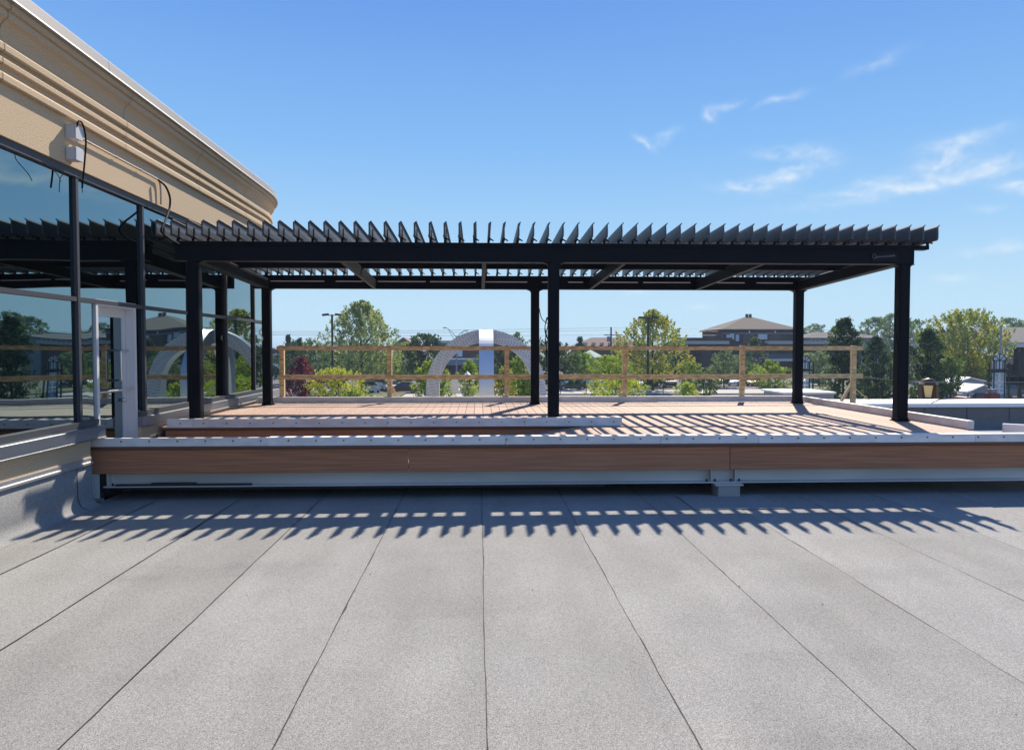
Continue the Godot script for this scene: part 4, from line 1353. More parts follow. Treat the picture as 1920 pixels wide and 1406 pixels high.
func sign_tower(x: float, z: float, top: float, w: float, label: String) -> void:
	var t := thing("sign_tower", label, "sign", V(x, GROUND, z), "black framed tenant sign towers")
	var H := top - GROUND
	var st: SurfaceTool
	var hw := w / 2
	for px in [-hw, -hw * 0.55, hw * 0.55, hw]:
		st = nst()
		var hh := H - (w * 0.42 if absf(px) < hw * 0.9 else w * 0.55)
		box(st, Vector3(px, hh / 2, 0), Vector3(0.13, hh, 0.13), 0.01)
		obj("post", st, M.black_paint, t, true)
	st = nst()
	box(st, Vector3(0, H - w * 0.95, 0), Vector3(w * 1.12, w * 0.15, 0.3), 0.02)
	obj("cross_beam", st, M.black_paint, t, true)
	# arched head with glazing bars
	var r := w * 0.34
	var y0 := H - r - w * 0.12
	st = nst()
	for k in 16:
		var a0 := PI * k / 16.0
		var a1 := PI * (k + 1) / 16.0
		bar(st, Vector3(cos(a0) * r, y0 + sin(a0) * r, 0.02), Vector3(cos(a1) * r, y0 + sin(a1) * r, 0.02), 0.07, 0.07)
	for a in [PI * 0.25, PI * 0.5, PI * 0.75]:
		bar(st, Vector3(0, y0, 0.03), Vector3(cos(a) * r, y0 + sin(a) * r, 0.03), 0.05, 0.05)
	for px in [-r * 0.5, 0.0, r * 0.5]:
		bar(st, Vector3(px, y0 - w * 0.42, 0.04), Vector3(px, y0, 0.04), 0.05, 0.05)
	bar(st, Vector3(-r, y0, 0.045), Vector3(r, y0, 0.045), 0.05, 0.07)
	obj("glazing_bars", st, M.black_paint, t, true)
	st = nst()
	var pv := PackedVector2Array([Vector2(-r, -w * 0.40), Vector2(r, -w * 0.40)])
	for k in 13:
		var a := PI * k / 12.0
		pv.append(Vector2(cos(a) * r, sin(a) * r))
	prism(st, pv, Vector3(0, y0, 0.0), Vector3(0, y0, -0.06), Vector3.RIGHT, Vector3.UP)
	obj("arched_panel", st, M.wall_white, t, true)
	# tenant panels in two columns, printed with a few dark lines
	var rows := 7
	var ph := w * 0.24
	for k in rows:
		for c in [-1, 1]:
			var cy := H - w * 1.18 - k * (ph + 0.05)
			st = nst()
			box(st, Vector3(c * r * 0.52, cy, 0.0), Vector3(r * 0.92, ph, 0.08), 0.0)
			var pn := obj("tenant_panel", st, M.wall_white if k < 4 else M["sign_blue"], t, true)
			st = nst()
			for j in (2 if k % 2 == 0 else 1):
				box(st, Vector3(c * r * 0.52, cy + ph * (0.18 - 0.36 * j), 0.046), Vector3(r * (0.7 - 0.1 * ((k + j) % 3)), ph * 0.16, 0.006))
			obj("lettering", st, M.wall_grey, pn, true)

func build_street() -> void:
	mat("sign_blue", lin(0.28, 0.33, 0.52), 0.6)
	lamp_post(-18.75, 97, 4.35, "black twin headed lamp post in front of the pale green tree", -1.0)
	lamp_post(21.95, 97, 4.05, "black twin headed lamp post in front of the yellowing tree", 0.4)
	highway_lamp(-4.5, 150, [[-6.5, 4.15], [-2.85, 3.6]], 2.2, "grey double armed street lamp rising behind the arch sculpture")
	highway_lamp(65.4, 110, [[61.4, 3.6], [69.4, 4.3]], 1.6, "pale double armed street lamp above the dark ivy trees")
	sign_tower(49.9, 70, -0.25, 1.95, "black tenant sign tower with arched top beyond the right parapet")
	sign_tower(33.1, 75, -0.55, 1.7, "black tenant sign tower half hidden by the back right pergola post")
	# lantern post in the plaza
	var t := thing("lantern", "black lamp post with white lantern in front of the arch", "lantern", V(-0.70, GROUND, 45))
	var st := nst()
	tube(st, [V(-0.70, GROUND, 45), V(-0.70, -1.98, 45)], 0.085, 0.075)
	lathe(st, V(-0.70, -2.0, 45), [Vector2(0.06, -0.03), Vector2(0.16, 0.0), Vector2(0.16, 0.05), Vector2(0.0, 0.05)], 8)
	obj("pole", st, M.black_paint, t)
	st = nst()
	lathe(st, V(-0.70, -1.95, 45), [Vector2(0.11, 0.0), Vector2(0.19, 0.38), Vector2(0.0, 0.38)], 8)
	obj("globe", st, M.globe, t)
	st = nst()
	lathe(st, V(-0.70, -1.57, 45), [Vector2(0.22, 0.0), Vector2(0.08, 0.13), Vector2(0.04, 0.16), Vector2(0.0, 0.24)], 8)
	obj("cap", st, M.globe, t)
	# large bronze lantern beyond the parapet
	var lx := 12.27
	t = thing("lantern", "bronze pillar lantern with cream glass just beyond the white parapet", "lantern", V(lx, GROUND, 20))
	st = nst()
	box(st, V(lx, (GROUND - 1.36) / 2, 20), Vector3(0.44, -1.36 - GROUND, 0.44), 0.02, Basis(Vector3.UP, -0.55))
	obj("pillar", st, M.bronze, t)
	st = nst()
	lathe(st, V(lx, -0.97, 20), [Vector2(0.26, 0.0), Vector2(0.235, 0.02), Vector2(0.19, 0.075), Vector2(0.185, 0.09), Vector2(0.17, 0.10), Vector2(0.16, 0.13), Vector2(0.02, 0.17), Vector2(0.0, 0.18)], 8)
	obj("cap", st, M.bronze, t)
	st = nst()
	var gl := nst()
	for f in 4:
		var bs := Basis(Vector3.UP, PI / 2 * f - 0.55)
		var q := [Vector3(-0.105, -0.36, 0.105), Vector3(0.105, -0.36, 0.105), Vector3(0.155, 0.0, 0.155), Vector3(-0.155, 0.0, 0.155)]
		var g := []
		for v in q: g.append(V(lx, -0.985, 20) + bs * (v * Vector3(0.94, 1, 0.97)))
		poly(gl, g, bs * Vector3(0, 0, 1))
		var e0: Vector3 = V(lx, -0.985, 20) + bs * q[0]
		var e1: Vector3 = V(lx, -0.985, 20) + bs * q[3]
		bar(st, e0, e1, 0.05, 0.05)
		bar(st, V(lx, -0.985, 20) + bs * q[0], V(lx, -0.985, 20) + bs * q[1], 0.05, 0.03)
		bar(st, V(lx, -0.985, 20) + bs * q[3], V(lx, -0.985, 20) + bs * q[2], 0.05, 0.03)
		box(st, V(lx, -1.16, 20) + bs * Vector3(0.20, 0, 0.20), Vector3(0.07, 0.42, 0.07))
	obj("frame", st, M.bronze, t)
	obj("glass", gl, M.lamp_glass, t)
	# utility pole with wires
	t = thing("utility_pole", "wooden utility pole with a transformer left of the yellowing tree", "utility pole", V(30.0, GROUND, 170))
	st = nst()
	tube(st, [V(30.0, GROUND, 170), V(30.0, 4.9, 170)], 0.24, 0.18)
	obj("pole", st, M.pole_wood, t)
	st = nst()
	bx(st, 28.4, 32.6, 3.0, 3.2, 169.8, 170.0)
	obj("cross_arm", st, M.pole_wood, t)
	st = nst()
	lathe(st, V(29.4, 1.6, 169.9), [Vector2(0.0, 0.0), Vector2(0.4, 0.0), Vector2(0.4, 1.1), Vector2(0.0, 1.25)], 10)
	obj("transformer", st, M.pole_metal, t)
	for q in [[4.75, 4.0, 0.25], [4.2, 3.6, 0.5], [3.1, 3.4, 0.9]]:
		st = nst()
		var pts := []
		for k in 21:
			var u := -1.0 + k * 0.1
			pts.append(V(30.0 + u * 95.0, q[0] + q[2] * (u * u - 1.0) * 0.0 + (q[1] - q[0]) * absf(u) - 1.0 * (absf(u) - u * u), 170 - u * 10.0))
		tube(st, pts, 0.03, -1, 4)
		obj("wire", st, M.black_paint, t)
	t = thing("metal_pole", "tall plain grey pole rising behind the tenant sign tower", "pole", V(60.7, GROUND, 85))
	st = nst()
	tube(st, [V(60.7, GROUND, 85), V(60.7, 2.6, 85)], 0.15, 0.11)
	obj("shaft", st, M.pole_metal, t)
	t = thing("metal_pole", "slim grey pole standing left of the plaza lantern inside the arch", "pole", V(-3.6, GROUND, 62))
	st = nst()
	tube(st, [V(-3.6, GROUND, 62), V(-3.6, -1.0, 62)], 0.09, 0.075)
	obj("shaft", st, M.pole_metal, t)
	# railing on the pavement
	t = thing("metal_railing", "low black metal railing on the pale pavement by the right lamp post", "railing", V(22, GROUND, 98))
	for k in 8:
		st = nst()
		bx(st, 10.6 + k * 3.4, 10.68 + k * 3.4, GROUND + 0.1, GROUND + 1.1, 97.9, 97.98)
		obj("post", st, M.black_paint, t)
	for h in [0.6, 1.08]:
		st = nst()
		bx(st, 10.6, 34.5, GROUND + h, GROUND + h + 0.06, 97.9, 97.96)
		obj("rail", st, M.black_paint, t)
	# dark sign frame at the right edge
	t = thing("billboard", "black steel sign frame with a broad dark board at the right edge", "sign", V(56, GROUND, 72))
	for x in [53.4, 57.6]:
		st = nst()
		bx(st, x, x + 0.26, GROUND, -0.2, 72, 72.26, 0.02)
		obj("post", st, M.black_paint, t)
	st = nst()
	bx(st, 51.8, 62, -3.55, -2.75, 72.0, 72.2, 0.02)
	obj("board", st, M.plate, t)
	# white canopies
	for q in [[55.9, 85.0, 2.1, -3.25, "white peaked canvas canopy left of the tenant sign tower"], [50.6, 75.0, 1.5, -3.6, "low white canvas cover in front of the tenant sign tower"]]:
		t = thing("canopy", q[4], "canopy", V(q[0], GROUND, q[1]), "white canvas canopies")
		st = nst()
		var w: float = q[2]
		var pv := PackedVector2Array([Vector2(-w, -0.72), Vector2(-w, -0.86), Vector2(-w * 0.96, -0.86), Vector2(0.25, -0.13), Vector2(w * 0.96, -0.52), Vector2(w, -0.52), Vector2(w, -0.42), Vector2(0.25, 0.0)])
		prism(st, pv, V(q[0], q[3], q[1] - 1.6), V(q[0], q[3], q[1] + 1.6), Vector3.RIGHT, Vector3.UP)
		obj("cloth", st, M.canvas, t)
		st = nst()
		prism(st, PackedVector2Array([Vector2(-w * 0.9, -0.86), Vector2(w * 0.9, -0.86), Vector2(w * 0.9, -0.55), Vector2(0.25, -0.15)]), V(q[0], q[3], q[1] - 1.5), V(q[0], q[3], q[1] - 1.45), Vector3.RIGHT, Vector3.UP)
		obj("gable_panel", st, M.wall_grey, t)
		for sx in [-0.93, 0.93]:
			for sz in [-1.5, 1.5]:
				st = nst()
				tube(st, [V(q[0] + sx * w, GROUND, q[1] + sz), V(q[0] + sx * w, q[3] - 0.62, q[1] + sz)], 0.05)
				obj("leg", st, M.black_paint, t)
	# red hopper
	t = thing("red_bin", "dark red bin with sloping sides beside the tenant sign tower", "bin", V(48.9, GROUND, 69.5))
	st = nst()
	prism(st, PackedVector2Array([Vector2(-0.62, 0), Vector2(0.62, 0), Vector2(0.40, 1.75), Vector2(-0.40, 1.75)]), V(48.9, GROUND, 69.0), V(48.9, GROUND, 70.0), Vector3.RIGHT, Vector3.UP)
	obj("body", st, M.red_paint, t)
	st = nst()
	bx(st, 48.6, 49.2, GROUND + 1.76, GROUND + 2.15, 69.2, 69.8, 0.03)
	obj("lid", st, M.pole_metal, t)

# ---------------------------------------------------------------- cars
func car(label: String, x: float, z: float, yaw: float, c: Color, kind: String, group := "cars in the car park") -> void:
	var names := {"sedan": "parked_car", "suv": "parked_car", "pickup": "pickup_truck"}
	var t := thing(names[kind], label, "truck" if kind == "pickup" else "car", V(x, GROUND + 0.004, z), group)
	t.rotation.y = yaw
	var key := "paint_" + c.to_html(false)
	if not M.has(key):
		var pm := mat(key, c, 0.25, 0.1)
		pm.clearcoat_enabled = true
		pm.clearcoat = 0.8
	var L := 4.6
	var W := 1.82
	var lower: PackedVector2Array
	var cabin: PackedVector2Array
	if kind == "sedan":
		lower = PackedVector2Array([Vector2(-2.25, 0.28), Vector2(-2.3, 0.55), Vector2(-2.2, 0.86), Vector2(-1.5, 0.95), Vector2(0.9, 0.93), Vector2(1.95, 0.78), Vector2(2.28, 0.6), Vector2(2.3, 0.3), Vector2(1.85, 0.22), Vector2(-1.9, 0.22)])
		cabin = PackedVector2Array([Vector2(-1.75, 0.93), Vector2(-1.0, 1.38), Vector2(-0.4, 1.46), Vector2(0.25, 1.42), Vector2(1.1, 0.92)])
	elif kind == "suv":
		lower = PackedVector2Array([Vector2(-2.25, 0.35), Vector2(-2.32, 0.7), Vector2(-2.25, 1.05), Vector2(-1.5, 1.12), Vector2(0.95, 1.10), Vector2(2.0, 0.98), Vector2(2.28, 0.75), Vector2(2.3, 0.38), Vector2(1.85, 0.28), Vector2(-1.9, 0.28)])
		cabin = PackedVector2Array([Vector2(-2.2, 1.1), Vector2(-2.05, 1.6), Vector2(-1.7, 1.72), Vector2(0.1, 1.72), Vector2(0.45, 1.62), Vector2(1.15, 1.1)])
	else:
		L = 5.4
		lower = PackedVector2Array([Vector2(-2.65, 0.45), Vector2(-2.7, 1.08), Vector2(-0.4, 1.10), Vector2(1.3, 1.12), Vector2(2.45, 1.05), Vector2(2.65, 0.8), Vector2(2.65, 0.45), Vector2(2.1, 0.34), Vector2(-2.1, 0.34)])
		cabin = PackedVector2Array([Vector2(-0.75, 1.1), Vector2(-0.62, 1.72), Vector2(-0.3, 1.82), Vector2(0.75, 1.80), Vector2(1.5, 1.12)])
	var st := nst()
	prism(st, lower, Vector3(0, 0, W / 2), Vector3(0, 0, -W / 2), Vector3.RIGHT, Vector3.UP)
	# roof skin and pillars over the glass
	var rp := PackedVector2Array()
	for p in cabin: rp.append(Vector2(p.x, p.y))
	var topy := 0.0
	for p in cabin: topy = maxf(topy, p.y)
	var x0 := 9.0
	var x1 := -9.0
	for p in cabin:
		if p.y > topy - 0.18:
			x0 = minf(x0, p.x); x1 = maxf(x1, p.x)
	box(st, Vector3((x0 + x1) / 2, topy + 0.005, 0), Vector3(x1 - x0, 0.07, W - 0.34), 0.03)
	obj("body", st, M[key], t, true)
	st = nst()
	var n := cabin.size()
	for s in [-1.0, 1.0]:
		var side := []
		for p in cabin:
			side.append(Vector3(p.x, p.y, s * (W / 2 - 0.06 - 0.17 * (p.y - cabin[0].y) / (topy - cabin[0].y))))
		poly(st, side, Vector3(0, 0, s))
	for i in n - 1:
		var p := cabin[i]
		var q := cabin[i + 1]
		var wp0 := W / 2 - 0.06 - 0.17 * (p.y - cabin[0].y) / (topy - cabin[0].y)
		var wq := W / 2 - 0.06 - 0.17 * (q.y - cabin[0].y) / (topy - cabin[0].y)
		poly(st, [Vector3(p.x, p.y, wp0), Vector3(q.x, q.y, wq), Vector3(q.x, q.y, -wq), Vector3(p.x, p.y, -wp0)], Vector3(-(q.y - p.y), q.x - p.x, 0))
	obj("windows", st, M.pane_far, t, true)
	for s in [-1, 1]:
		for e in [-1, 1]:
			st = nst()
			var c0 := Vector3(e * L * 0.30, 0.33, s * (W / 2 - 0.08))
			tube(st, [c0 - Vector3(0, 0, 0.11), c0 + Vector3(0, 0, 0.11)], 0.33, -1, 14)
			var wh := obj("wheel", st, M.tyre, t, true)
			st = nst()
			tube(st, [c0 - Vector3(0, 0, 0.118), c0 + Vector3(0, 0, 0.118)], 0.2, -1, 10)
			obj("rim", st, M.rim, wh, true)
		st = nst()
		box(st, Vector3(L / 2 - 0.12, 0.68 if kind == "sedan" else 0.86, s * (W / 2 - 0.24)), Vector3(0.16, 0.15, 0.36), 0.03)
		obj("headlight", st, M.headlight, t, true)
		st = nst()
		box(st, Vector3(-L / 2 + 0.06, 0.76 if kind == "sedan" else 0.96, s * (W / 2 - 0.2)), Vector3(0.12, 0.17, 0.3), 0.03)
		obj("taillight", st, M.taillight, t, true)

func build_cars() -> void:
	var white := lin(0.75, 0.75, 0.75)
	var silver := lin(0.45, 0.46, 0.48)
	var black := lin(0.012, 0.013, 0.016)
	var navy := lin(0.02, 0.03, 0.06)
	var red := lin(0.22, 0.02, 0.025)
	var maroon := lin(0.11, 0.014, 0.02)
	var face := -PI / 2   # nose towards the terrace
	car("dark nosed silver car at the left end of the row by the yellow shrub", -15.2, 104.8, face + 0.4, silver, "sedan")
	car("white van like car behind the silver one, left of the second rail post", -14.4, 112.0, face, white, "suv")
	car("maroon saloon side on beneath the dark round tree", -10.4, 103.0, PI, maroon, "sedan")
	car("white car half hidden behind the second timber post", -12.6, 107.5, face + 0.3, white, "sedan")
	car("silver saloon in the far row right of the middle posts", 13.2, 117.2, 0.1, silver, "sedan")
	car("black saloon in the near row right of the middle posts", 13.4, 108.5, PI + 0.1, black, "sedan")
	car("white hatchback far behind the silver saloon", 17.6, 119.0, 0.0, white, "suv")
	car("large black off roader facing the terrace right of the lamp post", 29.8, 116.4, face - 0.15, black, "suv")
	car("dark blue car just left of the black off roader", 27.2, 118.5, face - 0.1, navy, "suv")
	car("silver car behind the right lamp post", 24.6, 118.0, face, silver, "sedan")
	car("navy car left of the white and red pair", 40.4, 126.8, face - 0.2, navy, "sedan")
	car("black car second from the white car", 43.0, 127.0, face - 0.2, black, "suv")
	car("white car beside the fourth timber post", 42.2, 120.4, face - 0.9, white, "sedan")
	car("bright red car just behind the fourth timber post", 44.6, 119.6, face - 0.6, lin(0.36, 0.03, 0.02), "sedan")
	car("dark red off roader far right of the back right pergola post", 59.4, 129.6, face - 0.4, red, "suv")
	car("maroon small car in front of the dark red off roader", 56.2, 119.6, face - 0.4, maroon, "sedan")
	car("silver car at the left of the red pair beyond the pergola post", 55.6, 127.0, face - 0.4, silver, "sedan")
	car("black pickup truck parked left of the white canopies", 55.0, 89.0, 0.05, black, "pickup", "")
	car("dark red car under the low white canvas cover", 53.2, 77.6, 0.1, maroon, "sedan", "")
	car("grey car at the far right edge beyond the sign frame", 64.5, 89.0, 0.2, lin(0.06, 0.065, 0.08), "suv", "")

# ---------------------------------------------------------------- trees
func crown_radius(style: String, t: float) -> float:
	match style:
		"round": return sqrt(maxf(0.0, 1.0 - pow(2.0 * t - 1.0, 2.0)))
		"umbrella": return smoothstep(0.0, 0.45, t) * sqrt(maxf(0.0, 1.0 - pow(maxf(0.0, t - 0.45) / 0.55, 2.0)))
		"vase": return (0.35 + 0.65 * smoothstep(0.0, 0.6, t)) * (1.0 - 0.55 * smoothstep(0.72, 1.0, t))
		"cone": return (1.0 - t) * 0.92 + 0.08
		"column": return (0.8 + 0.2 * sin(t * 9.0)) * (1.0 - 0.75 * smoothstep(0.7, 1.0, t))
		"egg": return pow(sin(PI * clampf(0.08 + 0.92 * pow(t, 0.85), 0.0, 1.0)), 0.7)
		"bush": return sqrt(maxf(0.0, 1.0 - t * t))
	return 1.0

func tree(called: String, label: String, category: String, x: float, z: float, top: float, w: float, style: String, low: float, cols: Array, leaf: float, density: float, spike: float, sd: int, group := "", depth_scale := 1.0) -> void:
	var r := RandomNumberGenerator.new()
	r.seed = sd * 977 + 13
	var t := thing(called, label, category, V(x, GROUND, z), group)
	var H := top - GROUND
	var y0 := H * low
	var hc := H - y0
	var R := w / 2.0
	# trunk and limbs
	if low > 0.03 or style != "bush":
		var st := nst()
		var tr := maxf(0.05, H * 0.018)
		var lean := r.randf_range(-0.02, 0.02) * H
		tube(st, [Vector3(0, 0, 0), Vector3(lean * 0.4, y0 * 0.6, 0), Vector3(lean, y0 + hc * 0.35, lean), Vector3(lean * 0.6, y0 + hc * 0.8, 0)], tr * 1.25, tr * 0.25, 7)
		for k in 7:
			var a := k * 2.4 + r.randf()
			var ya := y0 + hc * (0.05 + 0.08 * k)
			var d := Vector3(cos(a), 0.0, sin(a)) * R * crown_radius(style, 0.3 + 0.08 * k) * 0.8
			tube(st, [Vector3(lean * 0.5, ya * 0.92, 0), Vector3(lean * 0.5, ya, 0) + d * 0.45 + Vector3(0, hc * 0.10, 0), Vector3(0, ya, 0) + d + Vector3(0, hc * 0.25, 0)], tr * 0.5, tr * 0.12, 5)
		obj("trunk", st, M.bark, t, true)
	# crown of leaf clusters on short sprigs
	leaf *= 0.78
	var nl := int(density * 8.5 * (w * hc) / (leaf * leaf))
	nl = clampi(nl, 300, 30000)
	var per := 16
	var verts := PackedVector3Array()
	var colors := PackedColorArray()
	var idx := PackedInt32Array()
	var lobe := []
	for k in 5: lobe.append([r.randf() * TAU, r.randf_range(0.75, 1.12), r.randf_range(0.5, 2.0)])
	for sidx in int(nl / float(per)):
		var tt := r.randf()
		var az := r.randf() * TAU
		var wob := 1.0 + 0.16 * sin(az * 3.0 + lobe[0][0] + tt * 5.0) + 0.12 * sin(az * 5.0 + lobe[1][0] - tt * 9.0)
		var rad := R * crown_radius(style, tt) * wob * (pow(r.randf(), 0.42))
		var p := Vector3(cos(az) * rad, y0 + tt * hc, sin(az) * rad * depth_scale)
		var outward := Vector3(cos(az), 0.35 * (tt - 0.4) * 2.0, sin(az)).normalized()
		var d: Vector3 = (outward * (1.0 - 0.5 * spike) + Vector3(0, 0.4 + spike, 0) + Vector3(r.randf_range(-1, 1), r.randf_range(-1, 1), r.randf_range(-1, 1)) * 0.45).normalized()
		var sl := leaf * (1.6 + 3.4 * spike)
		p -= d * sl * 0.5
		var cidx := r.randi() % cols.size()
		var cc: Color = cols[cidx]
		var vary := r.randf_range(0.8, 1.2)
		for k in per:
			var u := float(k) / per
			var spread := leaf * lerpf(1.1, 0.25 if spike > 0.3 else 0.9, u)
			var q := p + d * sl * u + Vector3(r.randf_range(-1, 1), r.randf_range(-1, 1), r.randf_range(-1, 1)) * spread
			var nx := Vector3(r.randf_range(-1, 1), r.randf_range(-1, 1), r.randf_range(-1, 1)).normalized()
			var ny := nx.cross(Vector3(r.randf_range(-1, 1), r.randf_range(-1, 1), r.randf_range(-1, 1))).normalized()
			var sz := leaf * r.randf_range(0.45, 0.9)
			var b := verts.size()
			verts.append(q - nx * sz); verts.append(q + ny * sz * 0.55); verts.append(q + nx * sz); verts.append(q - ny * sz * 0.55)
			var v2 := 2.35 * vary * r.randf_range(0.8, 1.2)
			var c := Color(minf(cc.r * v2, 0.5), minf(cc.g * v2, 0.5), minf(cc.b * v2, 0.6))
			for j in 4: colors.append(c)
			idx.append_array(PackedInt32Array([b, b + 1, b + 2, b, b + 2, b + 3]))
	var arr := []
	arr.resize(Mesh.ARRAY_MAX)
	arr[Mesh.ARRAY_VERTEX] = verts
	arr[Mesh.ARRAY_COLOR] = colors
	arr[Mesh.ARRAY_INDEX] = idx
	var am := ArrayMesh.new()
	am.add_surface_from_arrays(Mesh.PRIMITIVE_TRIANGLES, arr)
	put("crown" if style != "bush" else "foliage", am, M.leaves, t, true)

func build_trees() -> void:
	var pale := [Color(0.14, 0.165, 0.075), Color(0.17, 0.185, 0.08), Color(0.105, 0.135, 0.06)]
	var yellow := [Color(0.21, 0.20, 0.04), Color(0.17, 0.19, 0.045), Color(0.11, 0.14, 0.04), Color(0.22, 0.17, 0.04)]
	var vase := [Color(0.14, 0.15, 0.035), Color(0.10, 0.13, 0.04), Color(0.17, 0.16, 0.04)]
	var dark := [Color(0.024, 0.042, 0.022), Color(0.036, 0.055, 0.025), Color(0.02, 0.034, 0.02)]
	var mid := [Color(0.055, 0.085, 0.03), Color(0.07, 0.10, 0.03), Color(0.04, 0.07, 0.028)]
	var gold := [Color(0.30, 0.28, 0.03), Color(0.24, 0.25, 0.03), Color(0.20, 0.22, 0.035)]
	var plum := [Color(0.085, 0.022, 0.035), Color(0.11, 0.03, 0.045), Color(0.06, 0.018, 0.028)]
	var lime := [Color(0.19, 0.25, 0.035), Color(0.15, 0.22, 0.03), Color(0.22, 0.26, 0.04)]
	var green := [Color(0.12, 0.16, 0.03), Color(0.15, 0.18, 0.035), Color(0.08, 0.12, 0.03)]
	var grey := [Color(0.085, 0.115, 0.06), Color(0.11, 0.14, 0.075), Color(0.065, 0.09, 0.05)]
	var ivy := [Color(0.016, 0.034, 0.018), Color(0.022, 0.045, 0.02), Color(0.06, 0.085, 0.03), Color(0.012, 0.026, 0.016)]
	# far tree line first
	for q in [[-34.9, 160, 1.9, 8.0, mid, "round", "far mid green tree beyond the left lamp post"], [-40.0, 165, 1.3, 9.0, dark, "round", "far dark tree at the left end of the timber rail"], [-25.5, 158, 1.2, 8.0, mid, "round", "far green tree left of the pale green tree's foot"], [9.2, 180, 3.7, 4.6, mid, "egg", "small far tree top rising behind the right side of the arch"], [14.0, 185, 2.6, 6.0, mid, "round", "far pale tree between the middle pergola posts"], [118, 260, 8.4, 13.0, mid, "round", "distant wooded clump above the dark slate building"], [127, 262, 7.6, 9.0, mid, "round", "distant tree right of the wooded clump"], [108, 200, 8.2, 12.0, mid, "round", "tall far tree behind the front right pergola post"], [116, 205, 9.6, 13.0, mid, "round", "tallest far tree right of the front right pergola post"], [124, 208, 7.8, 11.0, mid, "round", "far tree between the tall trees and the vase shaped tree"], [160, 220, 9.2, 12.0, mid, "round", "far tree above the grey roof at the right edge"], [171, 225, 8.2, 13.0, mid, "round", "far tree cut by the right edge of the view"], [100, 230, 5.6, 10.0, dark, "round", "far dark tree behind the grey block"]]:
		tree("tree", q[6], "tree", q[0], q[1], q[2], q[3], q[5], 0.12, q[4], 0.6, 0.55, 0.1, int(absf(q[0]) * 3) + 5, "far trees on the skyline")
	tree("conifer", "taller dark conifer left of the left lamp post", "tree", -32.6, 130, 2.3, 3.2, "cone", 0.05, dark, 0.35, 0.8, 0.15, 41, "small dark conifers")
	tree("conifer", "shorter dark conifer beside the taller one at left", "tree", -30.9, 131, 1.8, 2.8, "cone", 0.05, dark, 0.35, 0.8, 0.15, 42, "small dark conifers")
	tree("conifer", "lone round topped conifer above the teal pavilion roof", "tree", 20.2, 150, 2.2, 2.6, "egg", 0.1, dark, 0.35, 0.9, 0.15, 43)
	tree("tree", "large pale green tree with feathery branches behind the left lamp post", "tree", -16.2, 105, 6.4, 10.6, "egg", 0.16, pale, 0.30, 0.9, 0.7, 1)
	tree("tree", "yellowing ragged tree behind the right lamp post", "tree", 24.5, 105, 5.2, 10.6, "egg", 0.16, yellow, 0.34, 0.8, 0.55, 2)
	tree("tree", "broad vase shaped yellow green tree at the right", "tree", 63.2, 95, 4.7, 10.6, "vase", 0.12, vase, 0.32, 1.0, 0.9, 3)
	tree("tree", "dark green broad tree left of the arch sculpture", "tree", -8.5, 118, 2.2, 7.6, "round", 0.12, dark, 0.36, 0.9, 0.1, 4)
	tree("tree", "mid green tree mass behind the golden shrub", "tree", -22.2, 120, -0.6, 7.5, "round", 0.05, mid, 0.36, 0.8, 0.15, 5)
	tree("tree", "dark green tree mass at the left behind the burgundy tree", "tree", -30.0, 122, 0.3, 8.0, "round", 0.05, dark, 0.38, 0.8, 0.12, 6)
	tree("tree", "mid green tree under the left end of the timber rail", "tree", -36.0, 124, -0.5, 6.5, "round", 0.05, mid, 0.38, 0.8, 0.12, 36)
	tree("tree", "light green young tree right of the pale green tree's trunk", "tree", -13.2, 112, -1.4, 4.8, "round", 0.08, green, 0.3, 0.75, 0.2, 7)
	tree("shrub", "burgundy leaved small tree behind the left end of the rail", "shrub", -14.5, 62, -0.75, 3.5, "egg", 0.02, plum, 0.17, 0.75, 0.2, 8)
	tree("shrub", "spreading golden yellow shrub under the left lamp post", "shrub", -10.8, 58, -1.55, 4.9, "umbrella", 0.30, gold, 0.18, 0.62, 0.25, 9)
	tree("shrub", "low olive shrub below the golden one", "shrub", -9.2, 55, -3.1, 4.2, "bush", 0.0, green, 0.18, 0.75, 0.15, 10)
	tree("shrub", "yellow green shrub at the far left below the white house", "shrub", -20.0, 62, -2.0, 3.6, "round", 0.03, green, 0.2, 0.8, 0.15, 37)
	tree("tree", "small bright green tree behind the left leg of the arch", "tree", -3.0, 48, -0.85, 2.7, "round", 0.38, green, 0.15, 0.85, 0.15, 11)
	tree("shrub", "pale flowering shrub at the foot of the plaza lantern", "shrub", -0.55, 41, -1.70, 1.7, "egg", 0.35, [Color(0.2, 0.24, 0.07), Color(0.13, 0.17, 0.05), Color(0.4, 0.4, 0.25)], 0.12, 0.7, 0.2, 12)
	tree("tree", "small round green tree inside the arch behind the lantern", "tree", -0.75, 60, -1.0, 1.9, "round", 0.45, green, 0.16, 0.9, 0.15, 13)
	tree("tree", "slim yellow green tree inside the arch right of the upright", "tree", 1.7, 50, -1.25, 1.7, "egg", 0.25, yellow, 0.15, 0.8, 0.2, 14)
	tree("tree", "dark tree high behind the right half of the arch", "tree", 3.6, 120, 0.4, 3.8, "round", 0.1, dark, 0.32, 0.85, 0.12, 15)
	tree("tree", "bushy green tree behind the right leg of the arch", "tree", 3.3, 56, -0.55, 2.7, "round", 0.30, green, 0.16, 0.9, 0.15, 16)
	tree("tree", "darker undergrowth tree below the bushy one inside the arch", "tree", 3.2, 58, -2.1, 3.0, "round", 0.1, mid, 0.18, 0.8, 0.12, 17)
	tree("tree", "dark green dense tree right of the front middle post", "tree", 10.6, 110, 1.1, 7.0, "round", 0.1, dark, 0.35, 0.85, 0.12, 18)
	tree("tree", "mid green tree between the dense tree and the teal roof", "tree", 14.2, 108, -0.6, 4.4, "round", 0.1, mid, 0.32, 0.8, 0.15, 19)
	tree("tree", "flat topped light green tree left of the third timber post", "tree", 12.4, 71, -0.75, 4.6, "umbrella", 0.52, green, 0.2, 0.75, 0.2, 20)
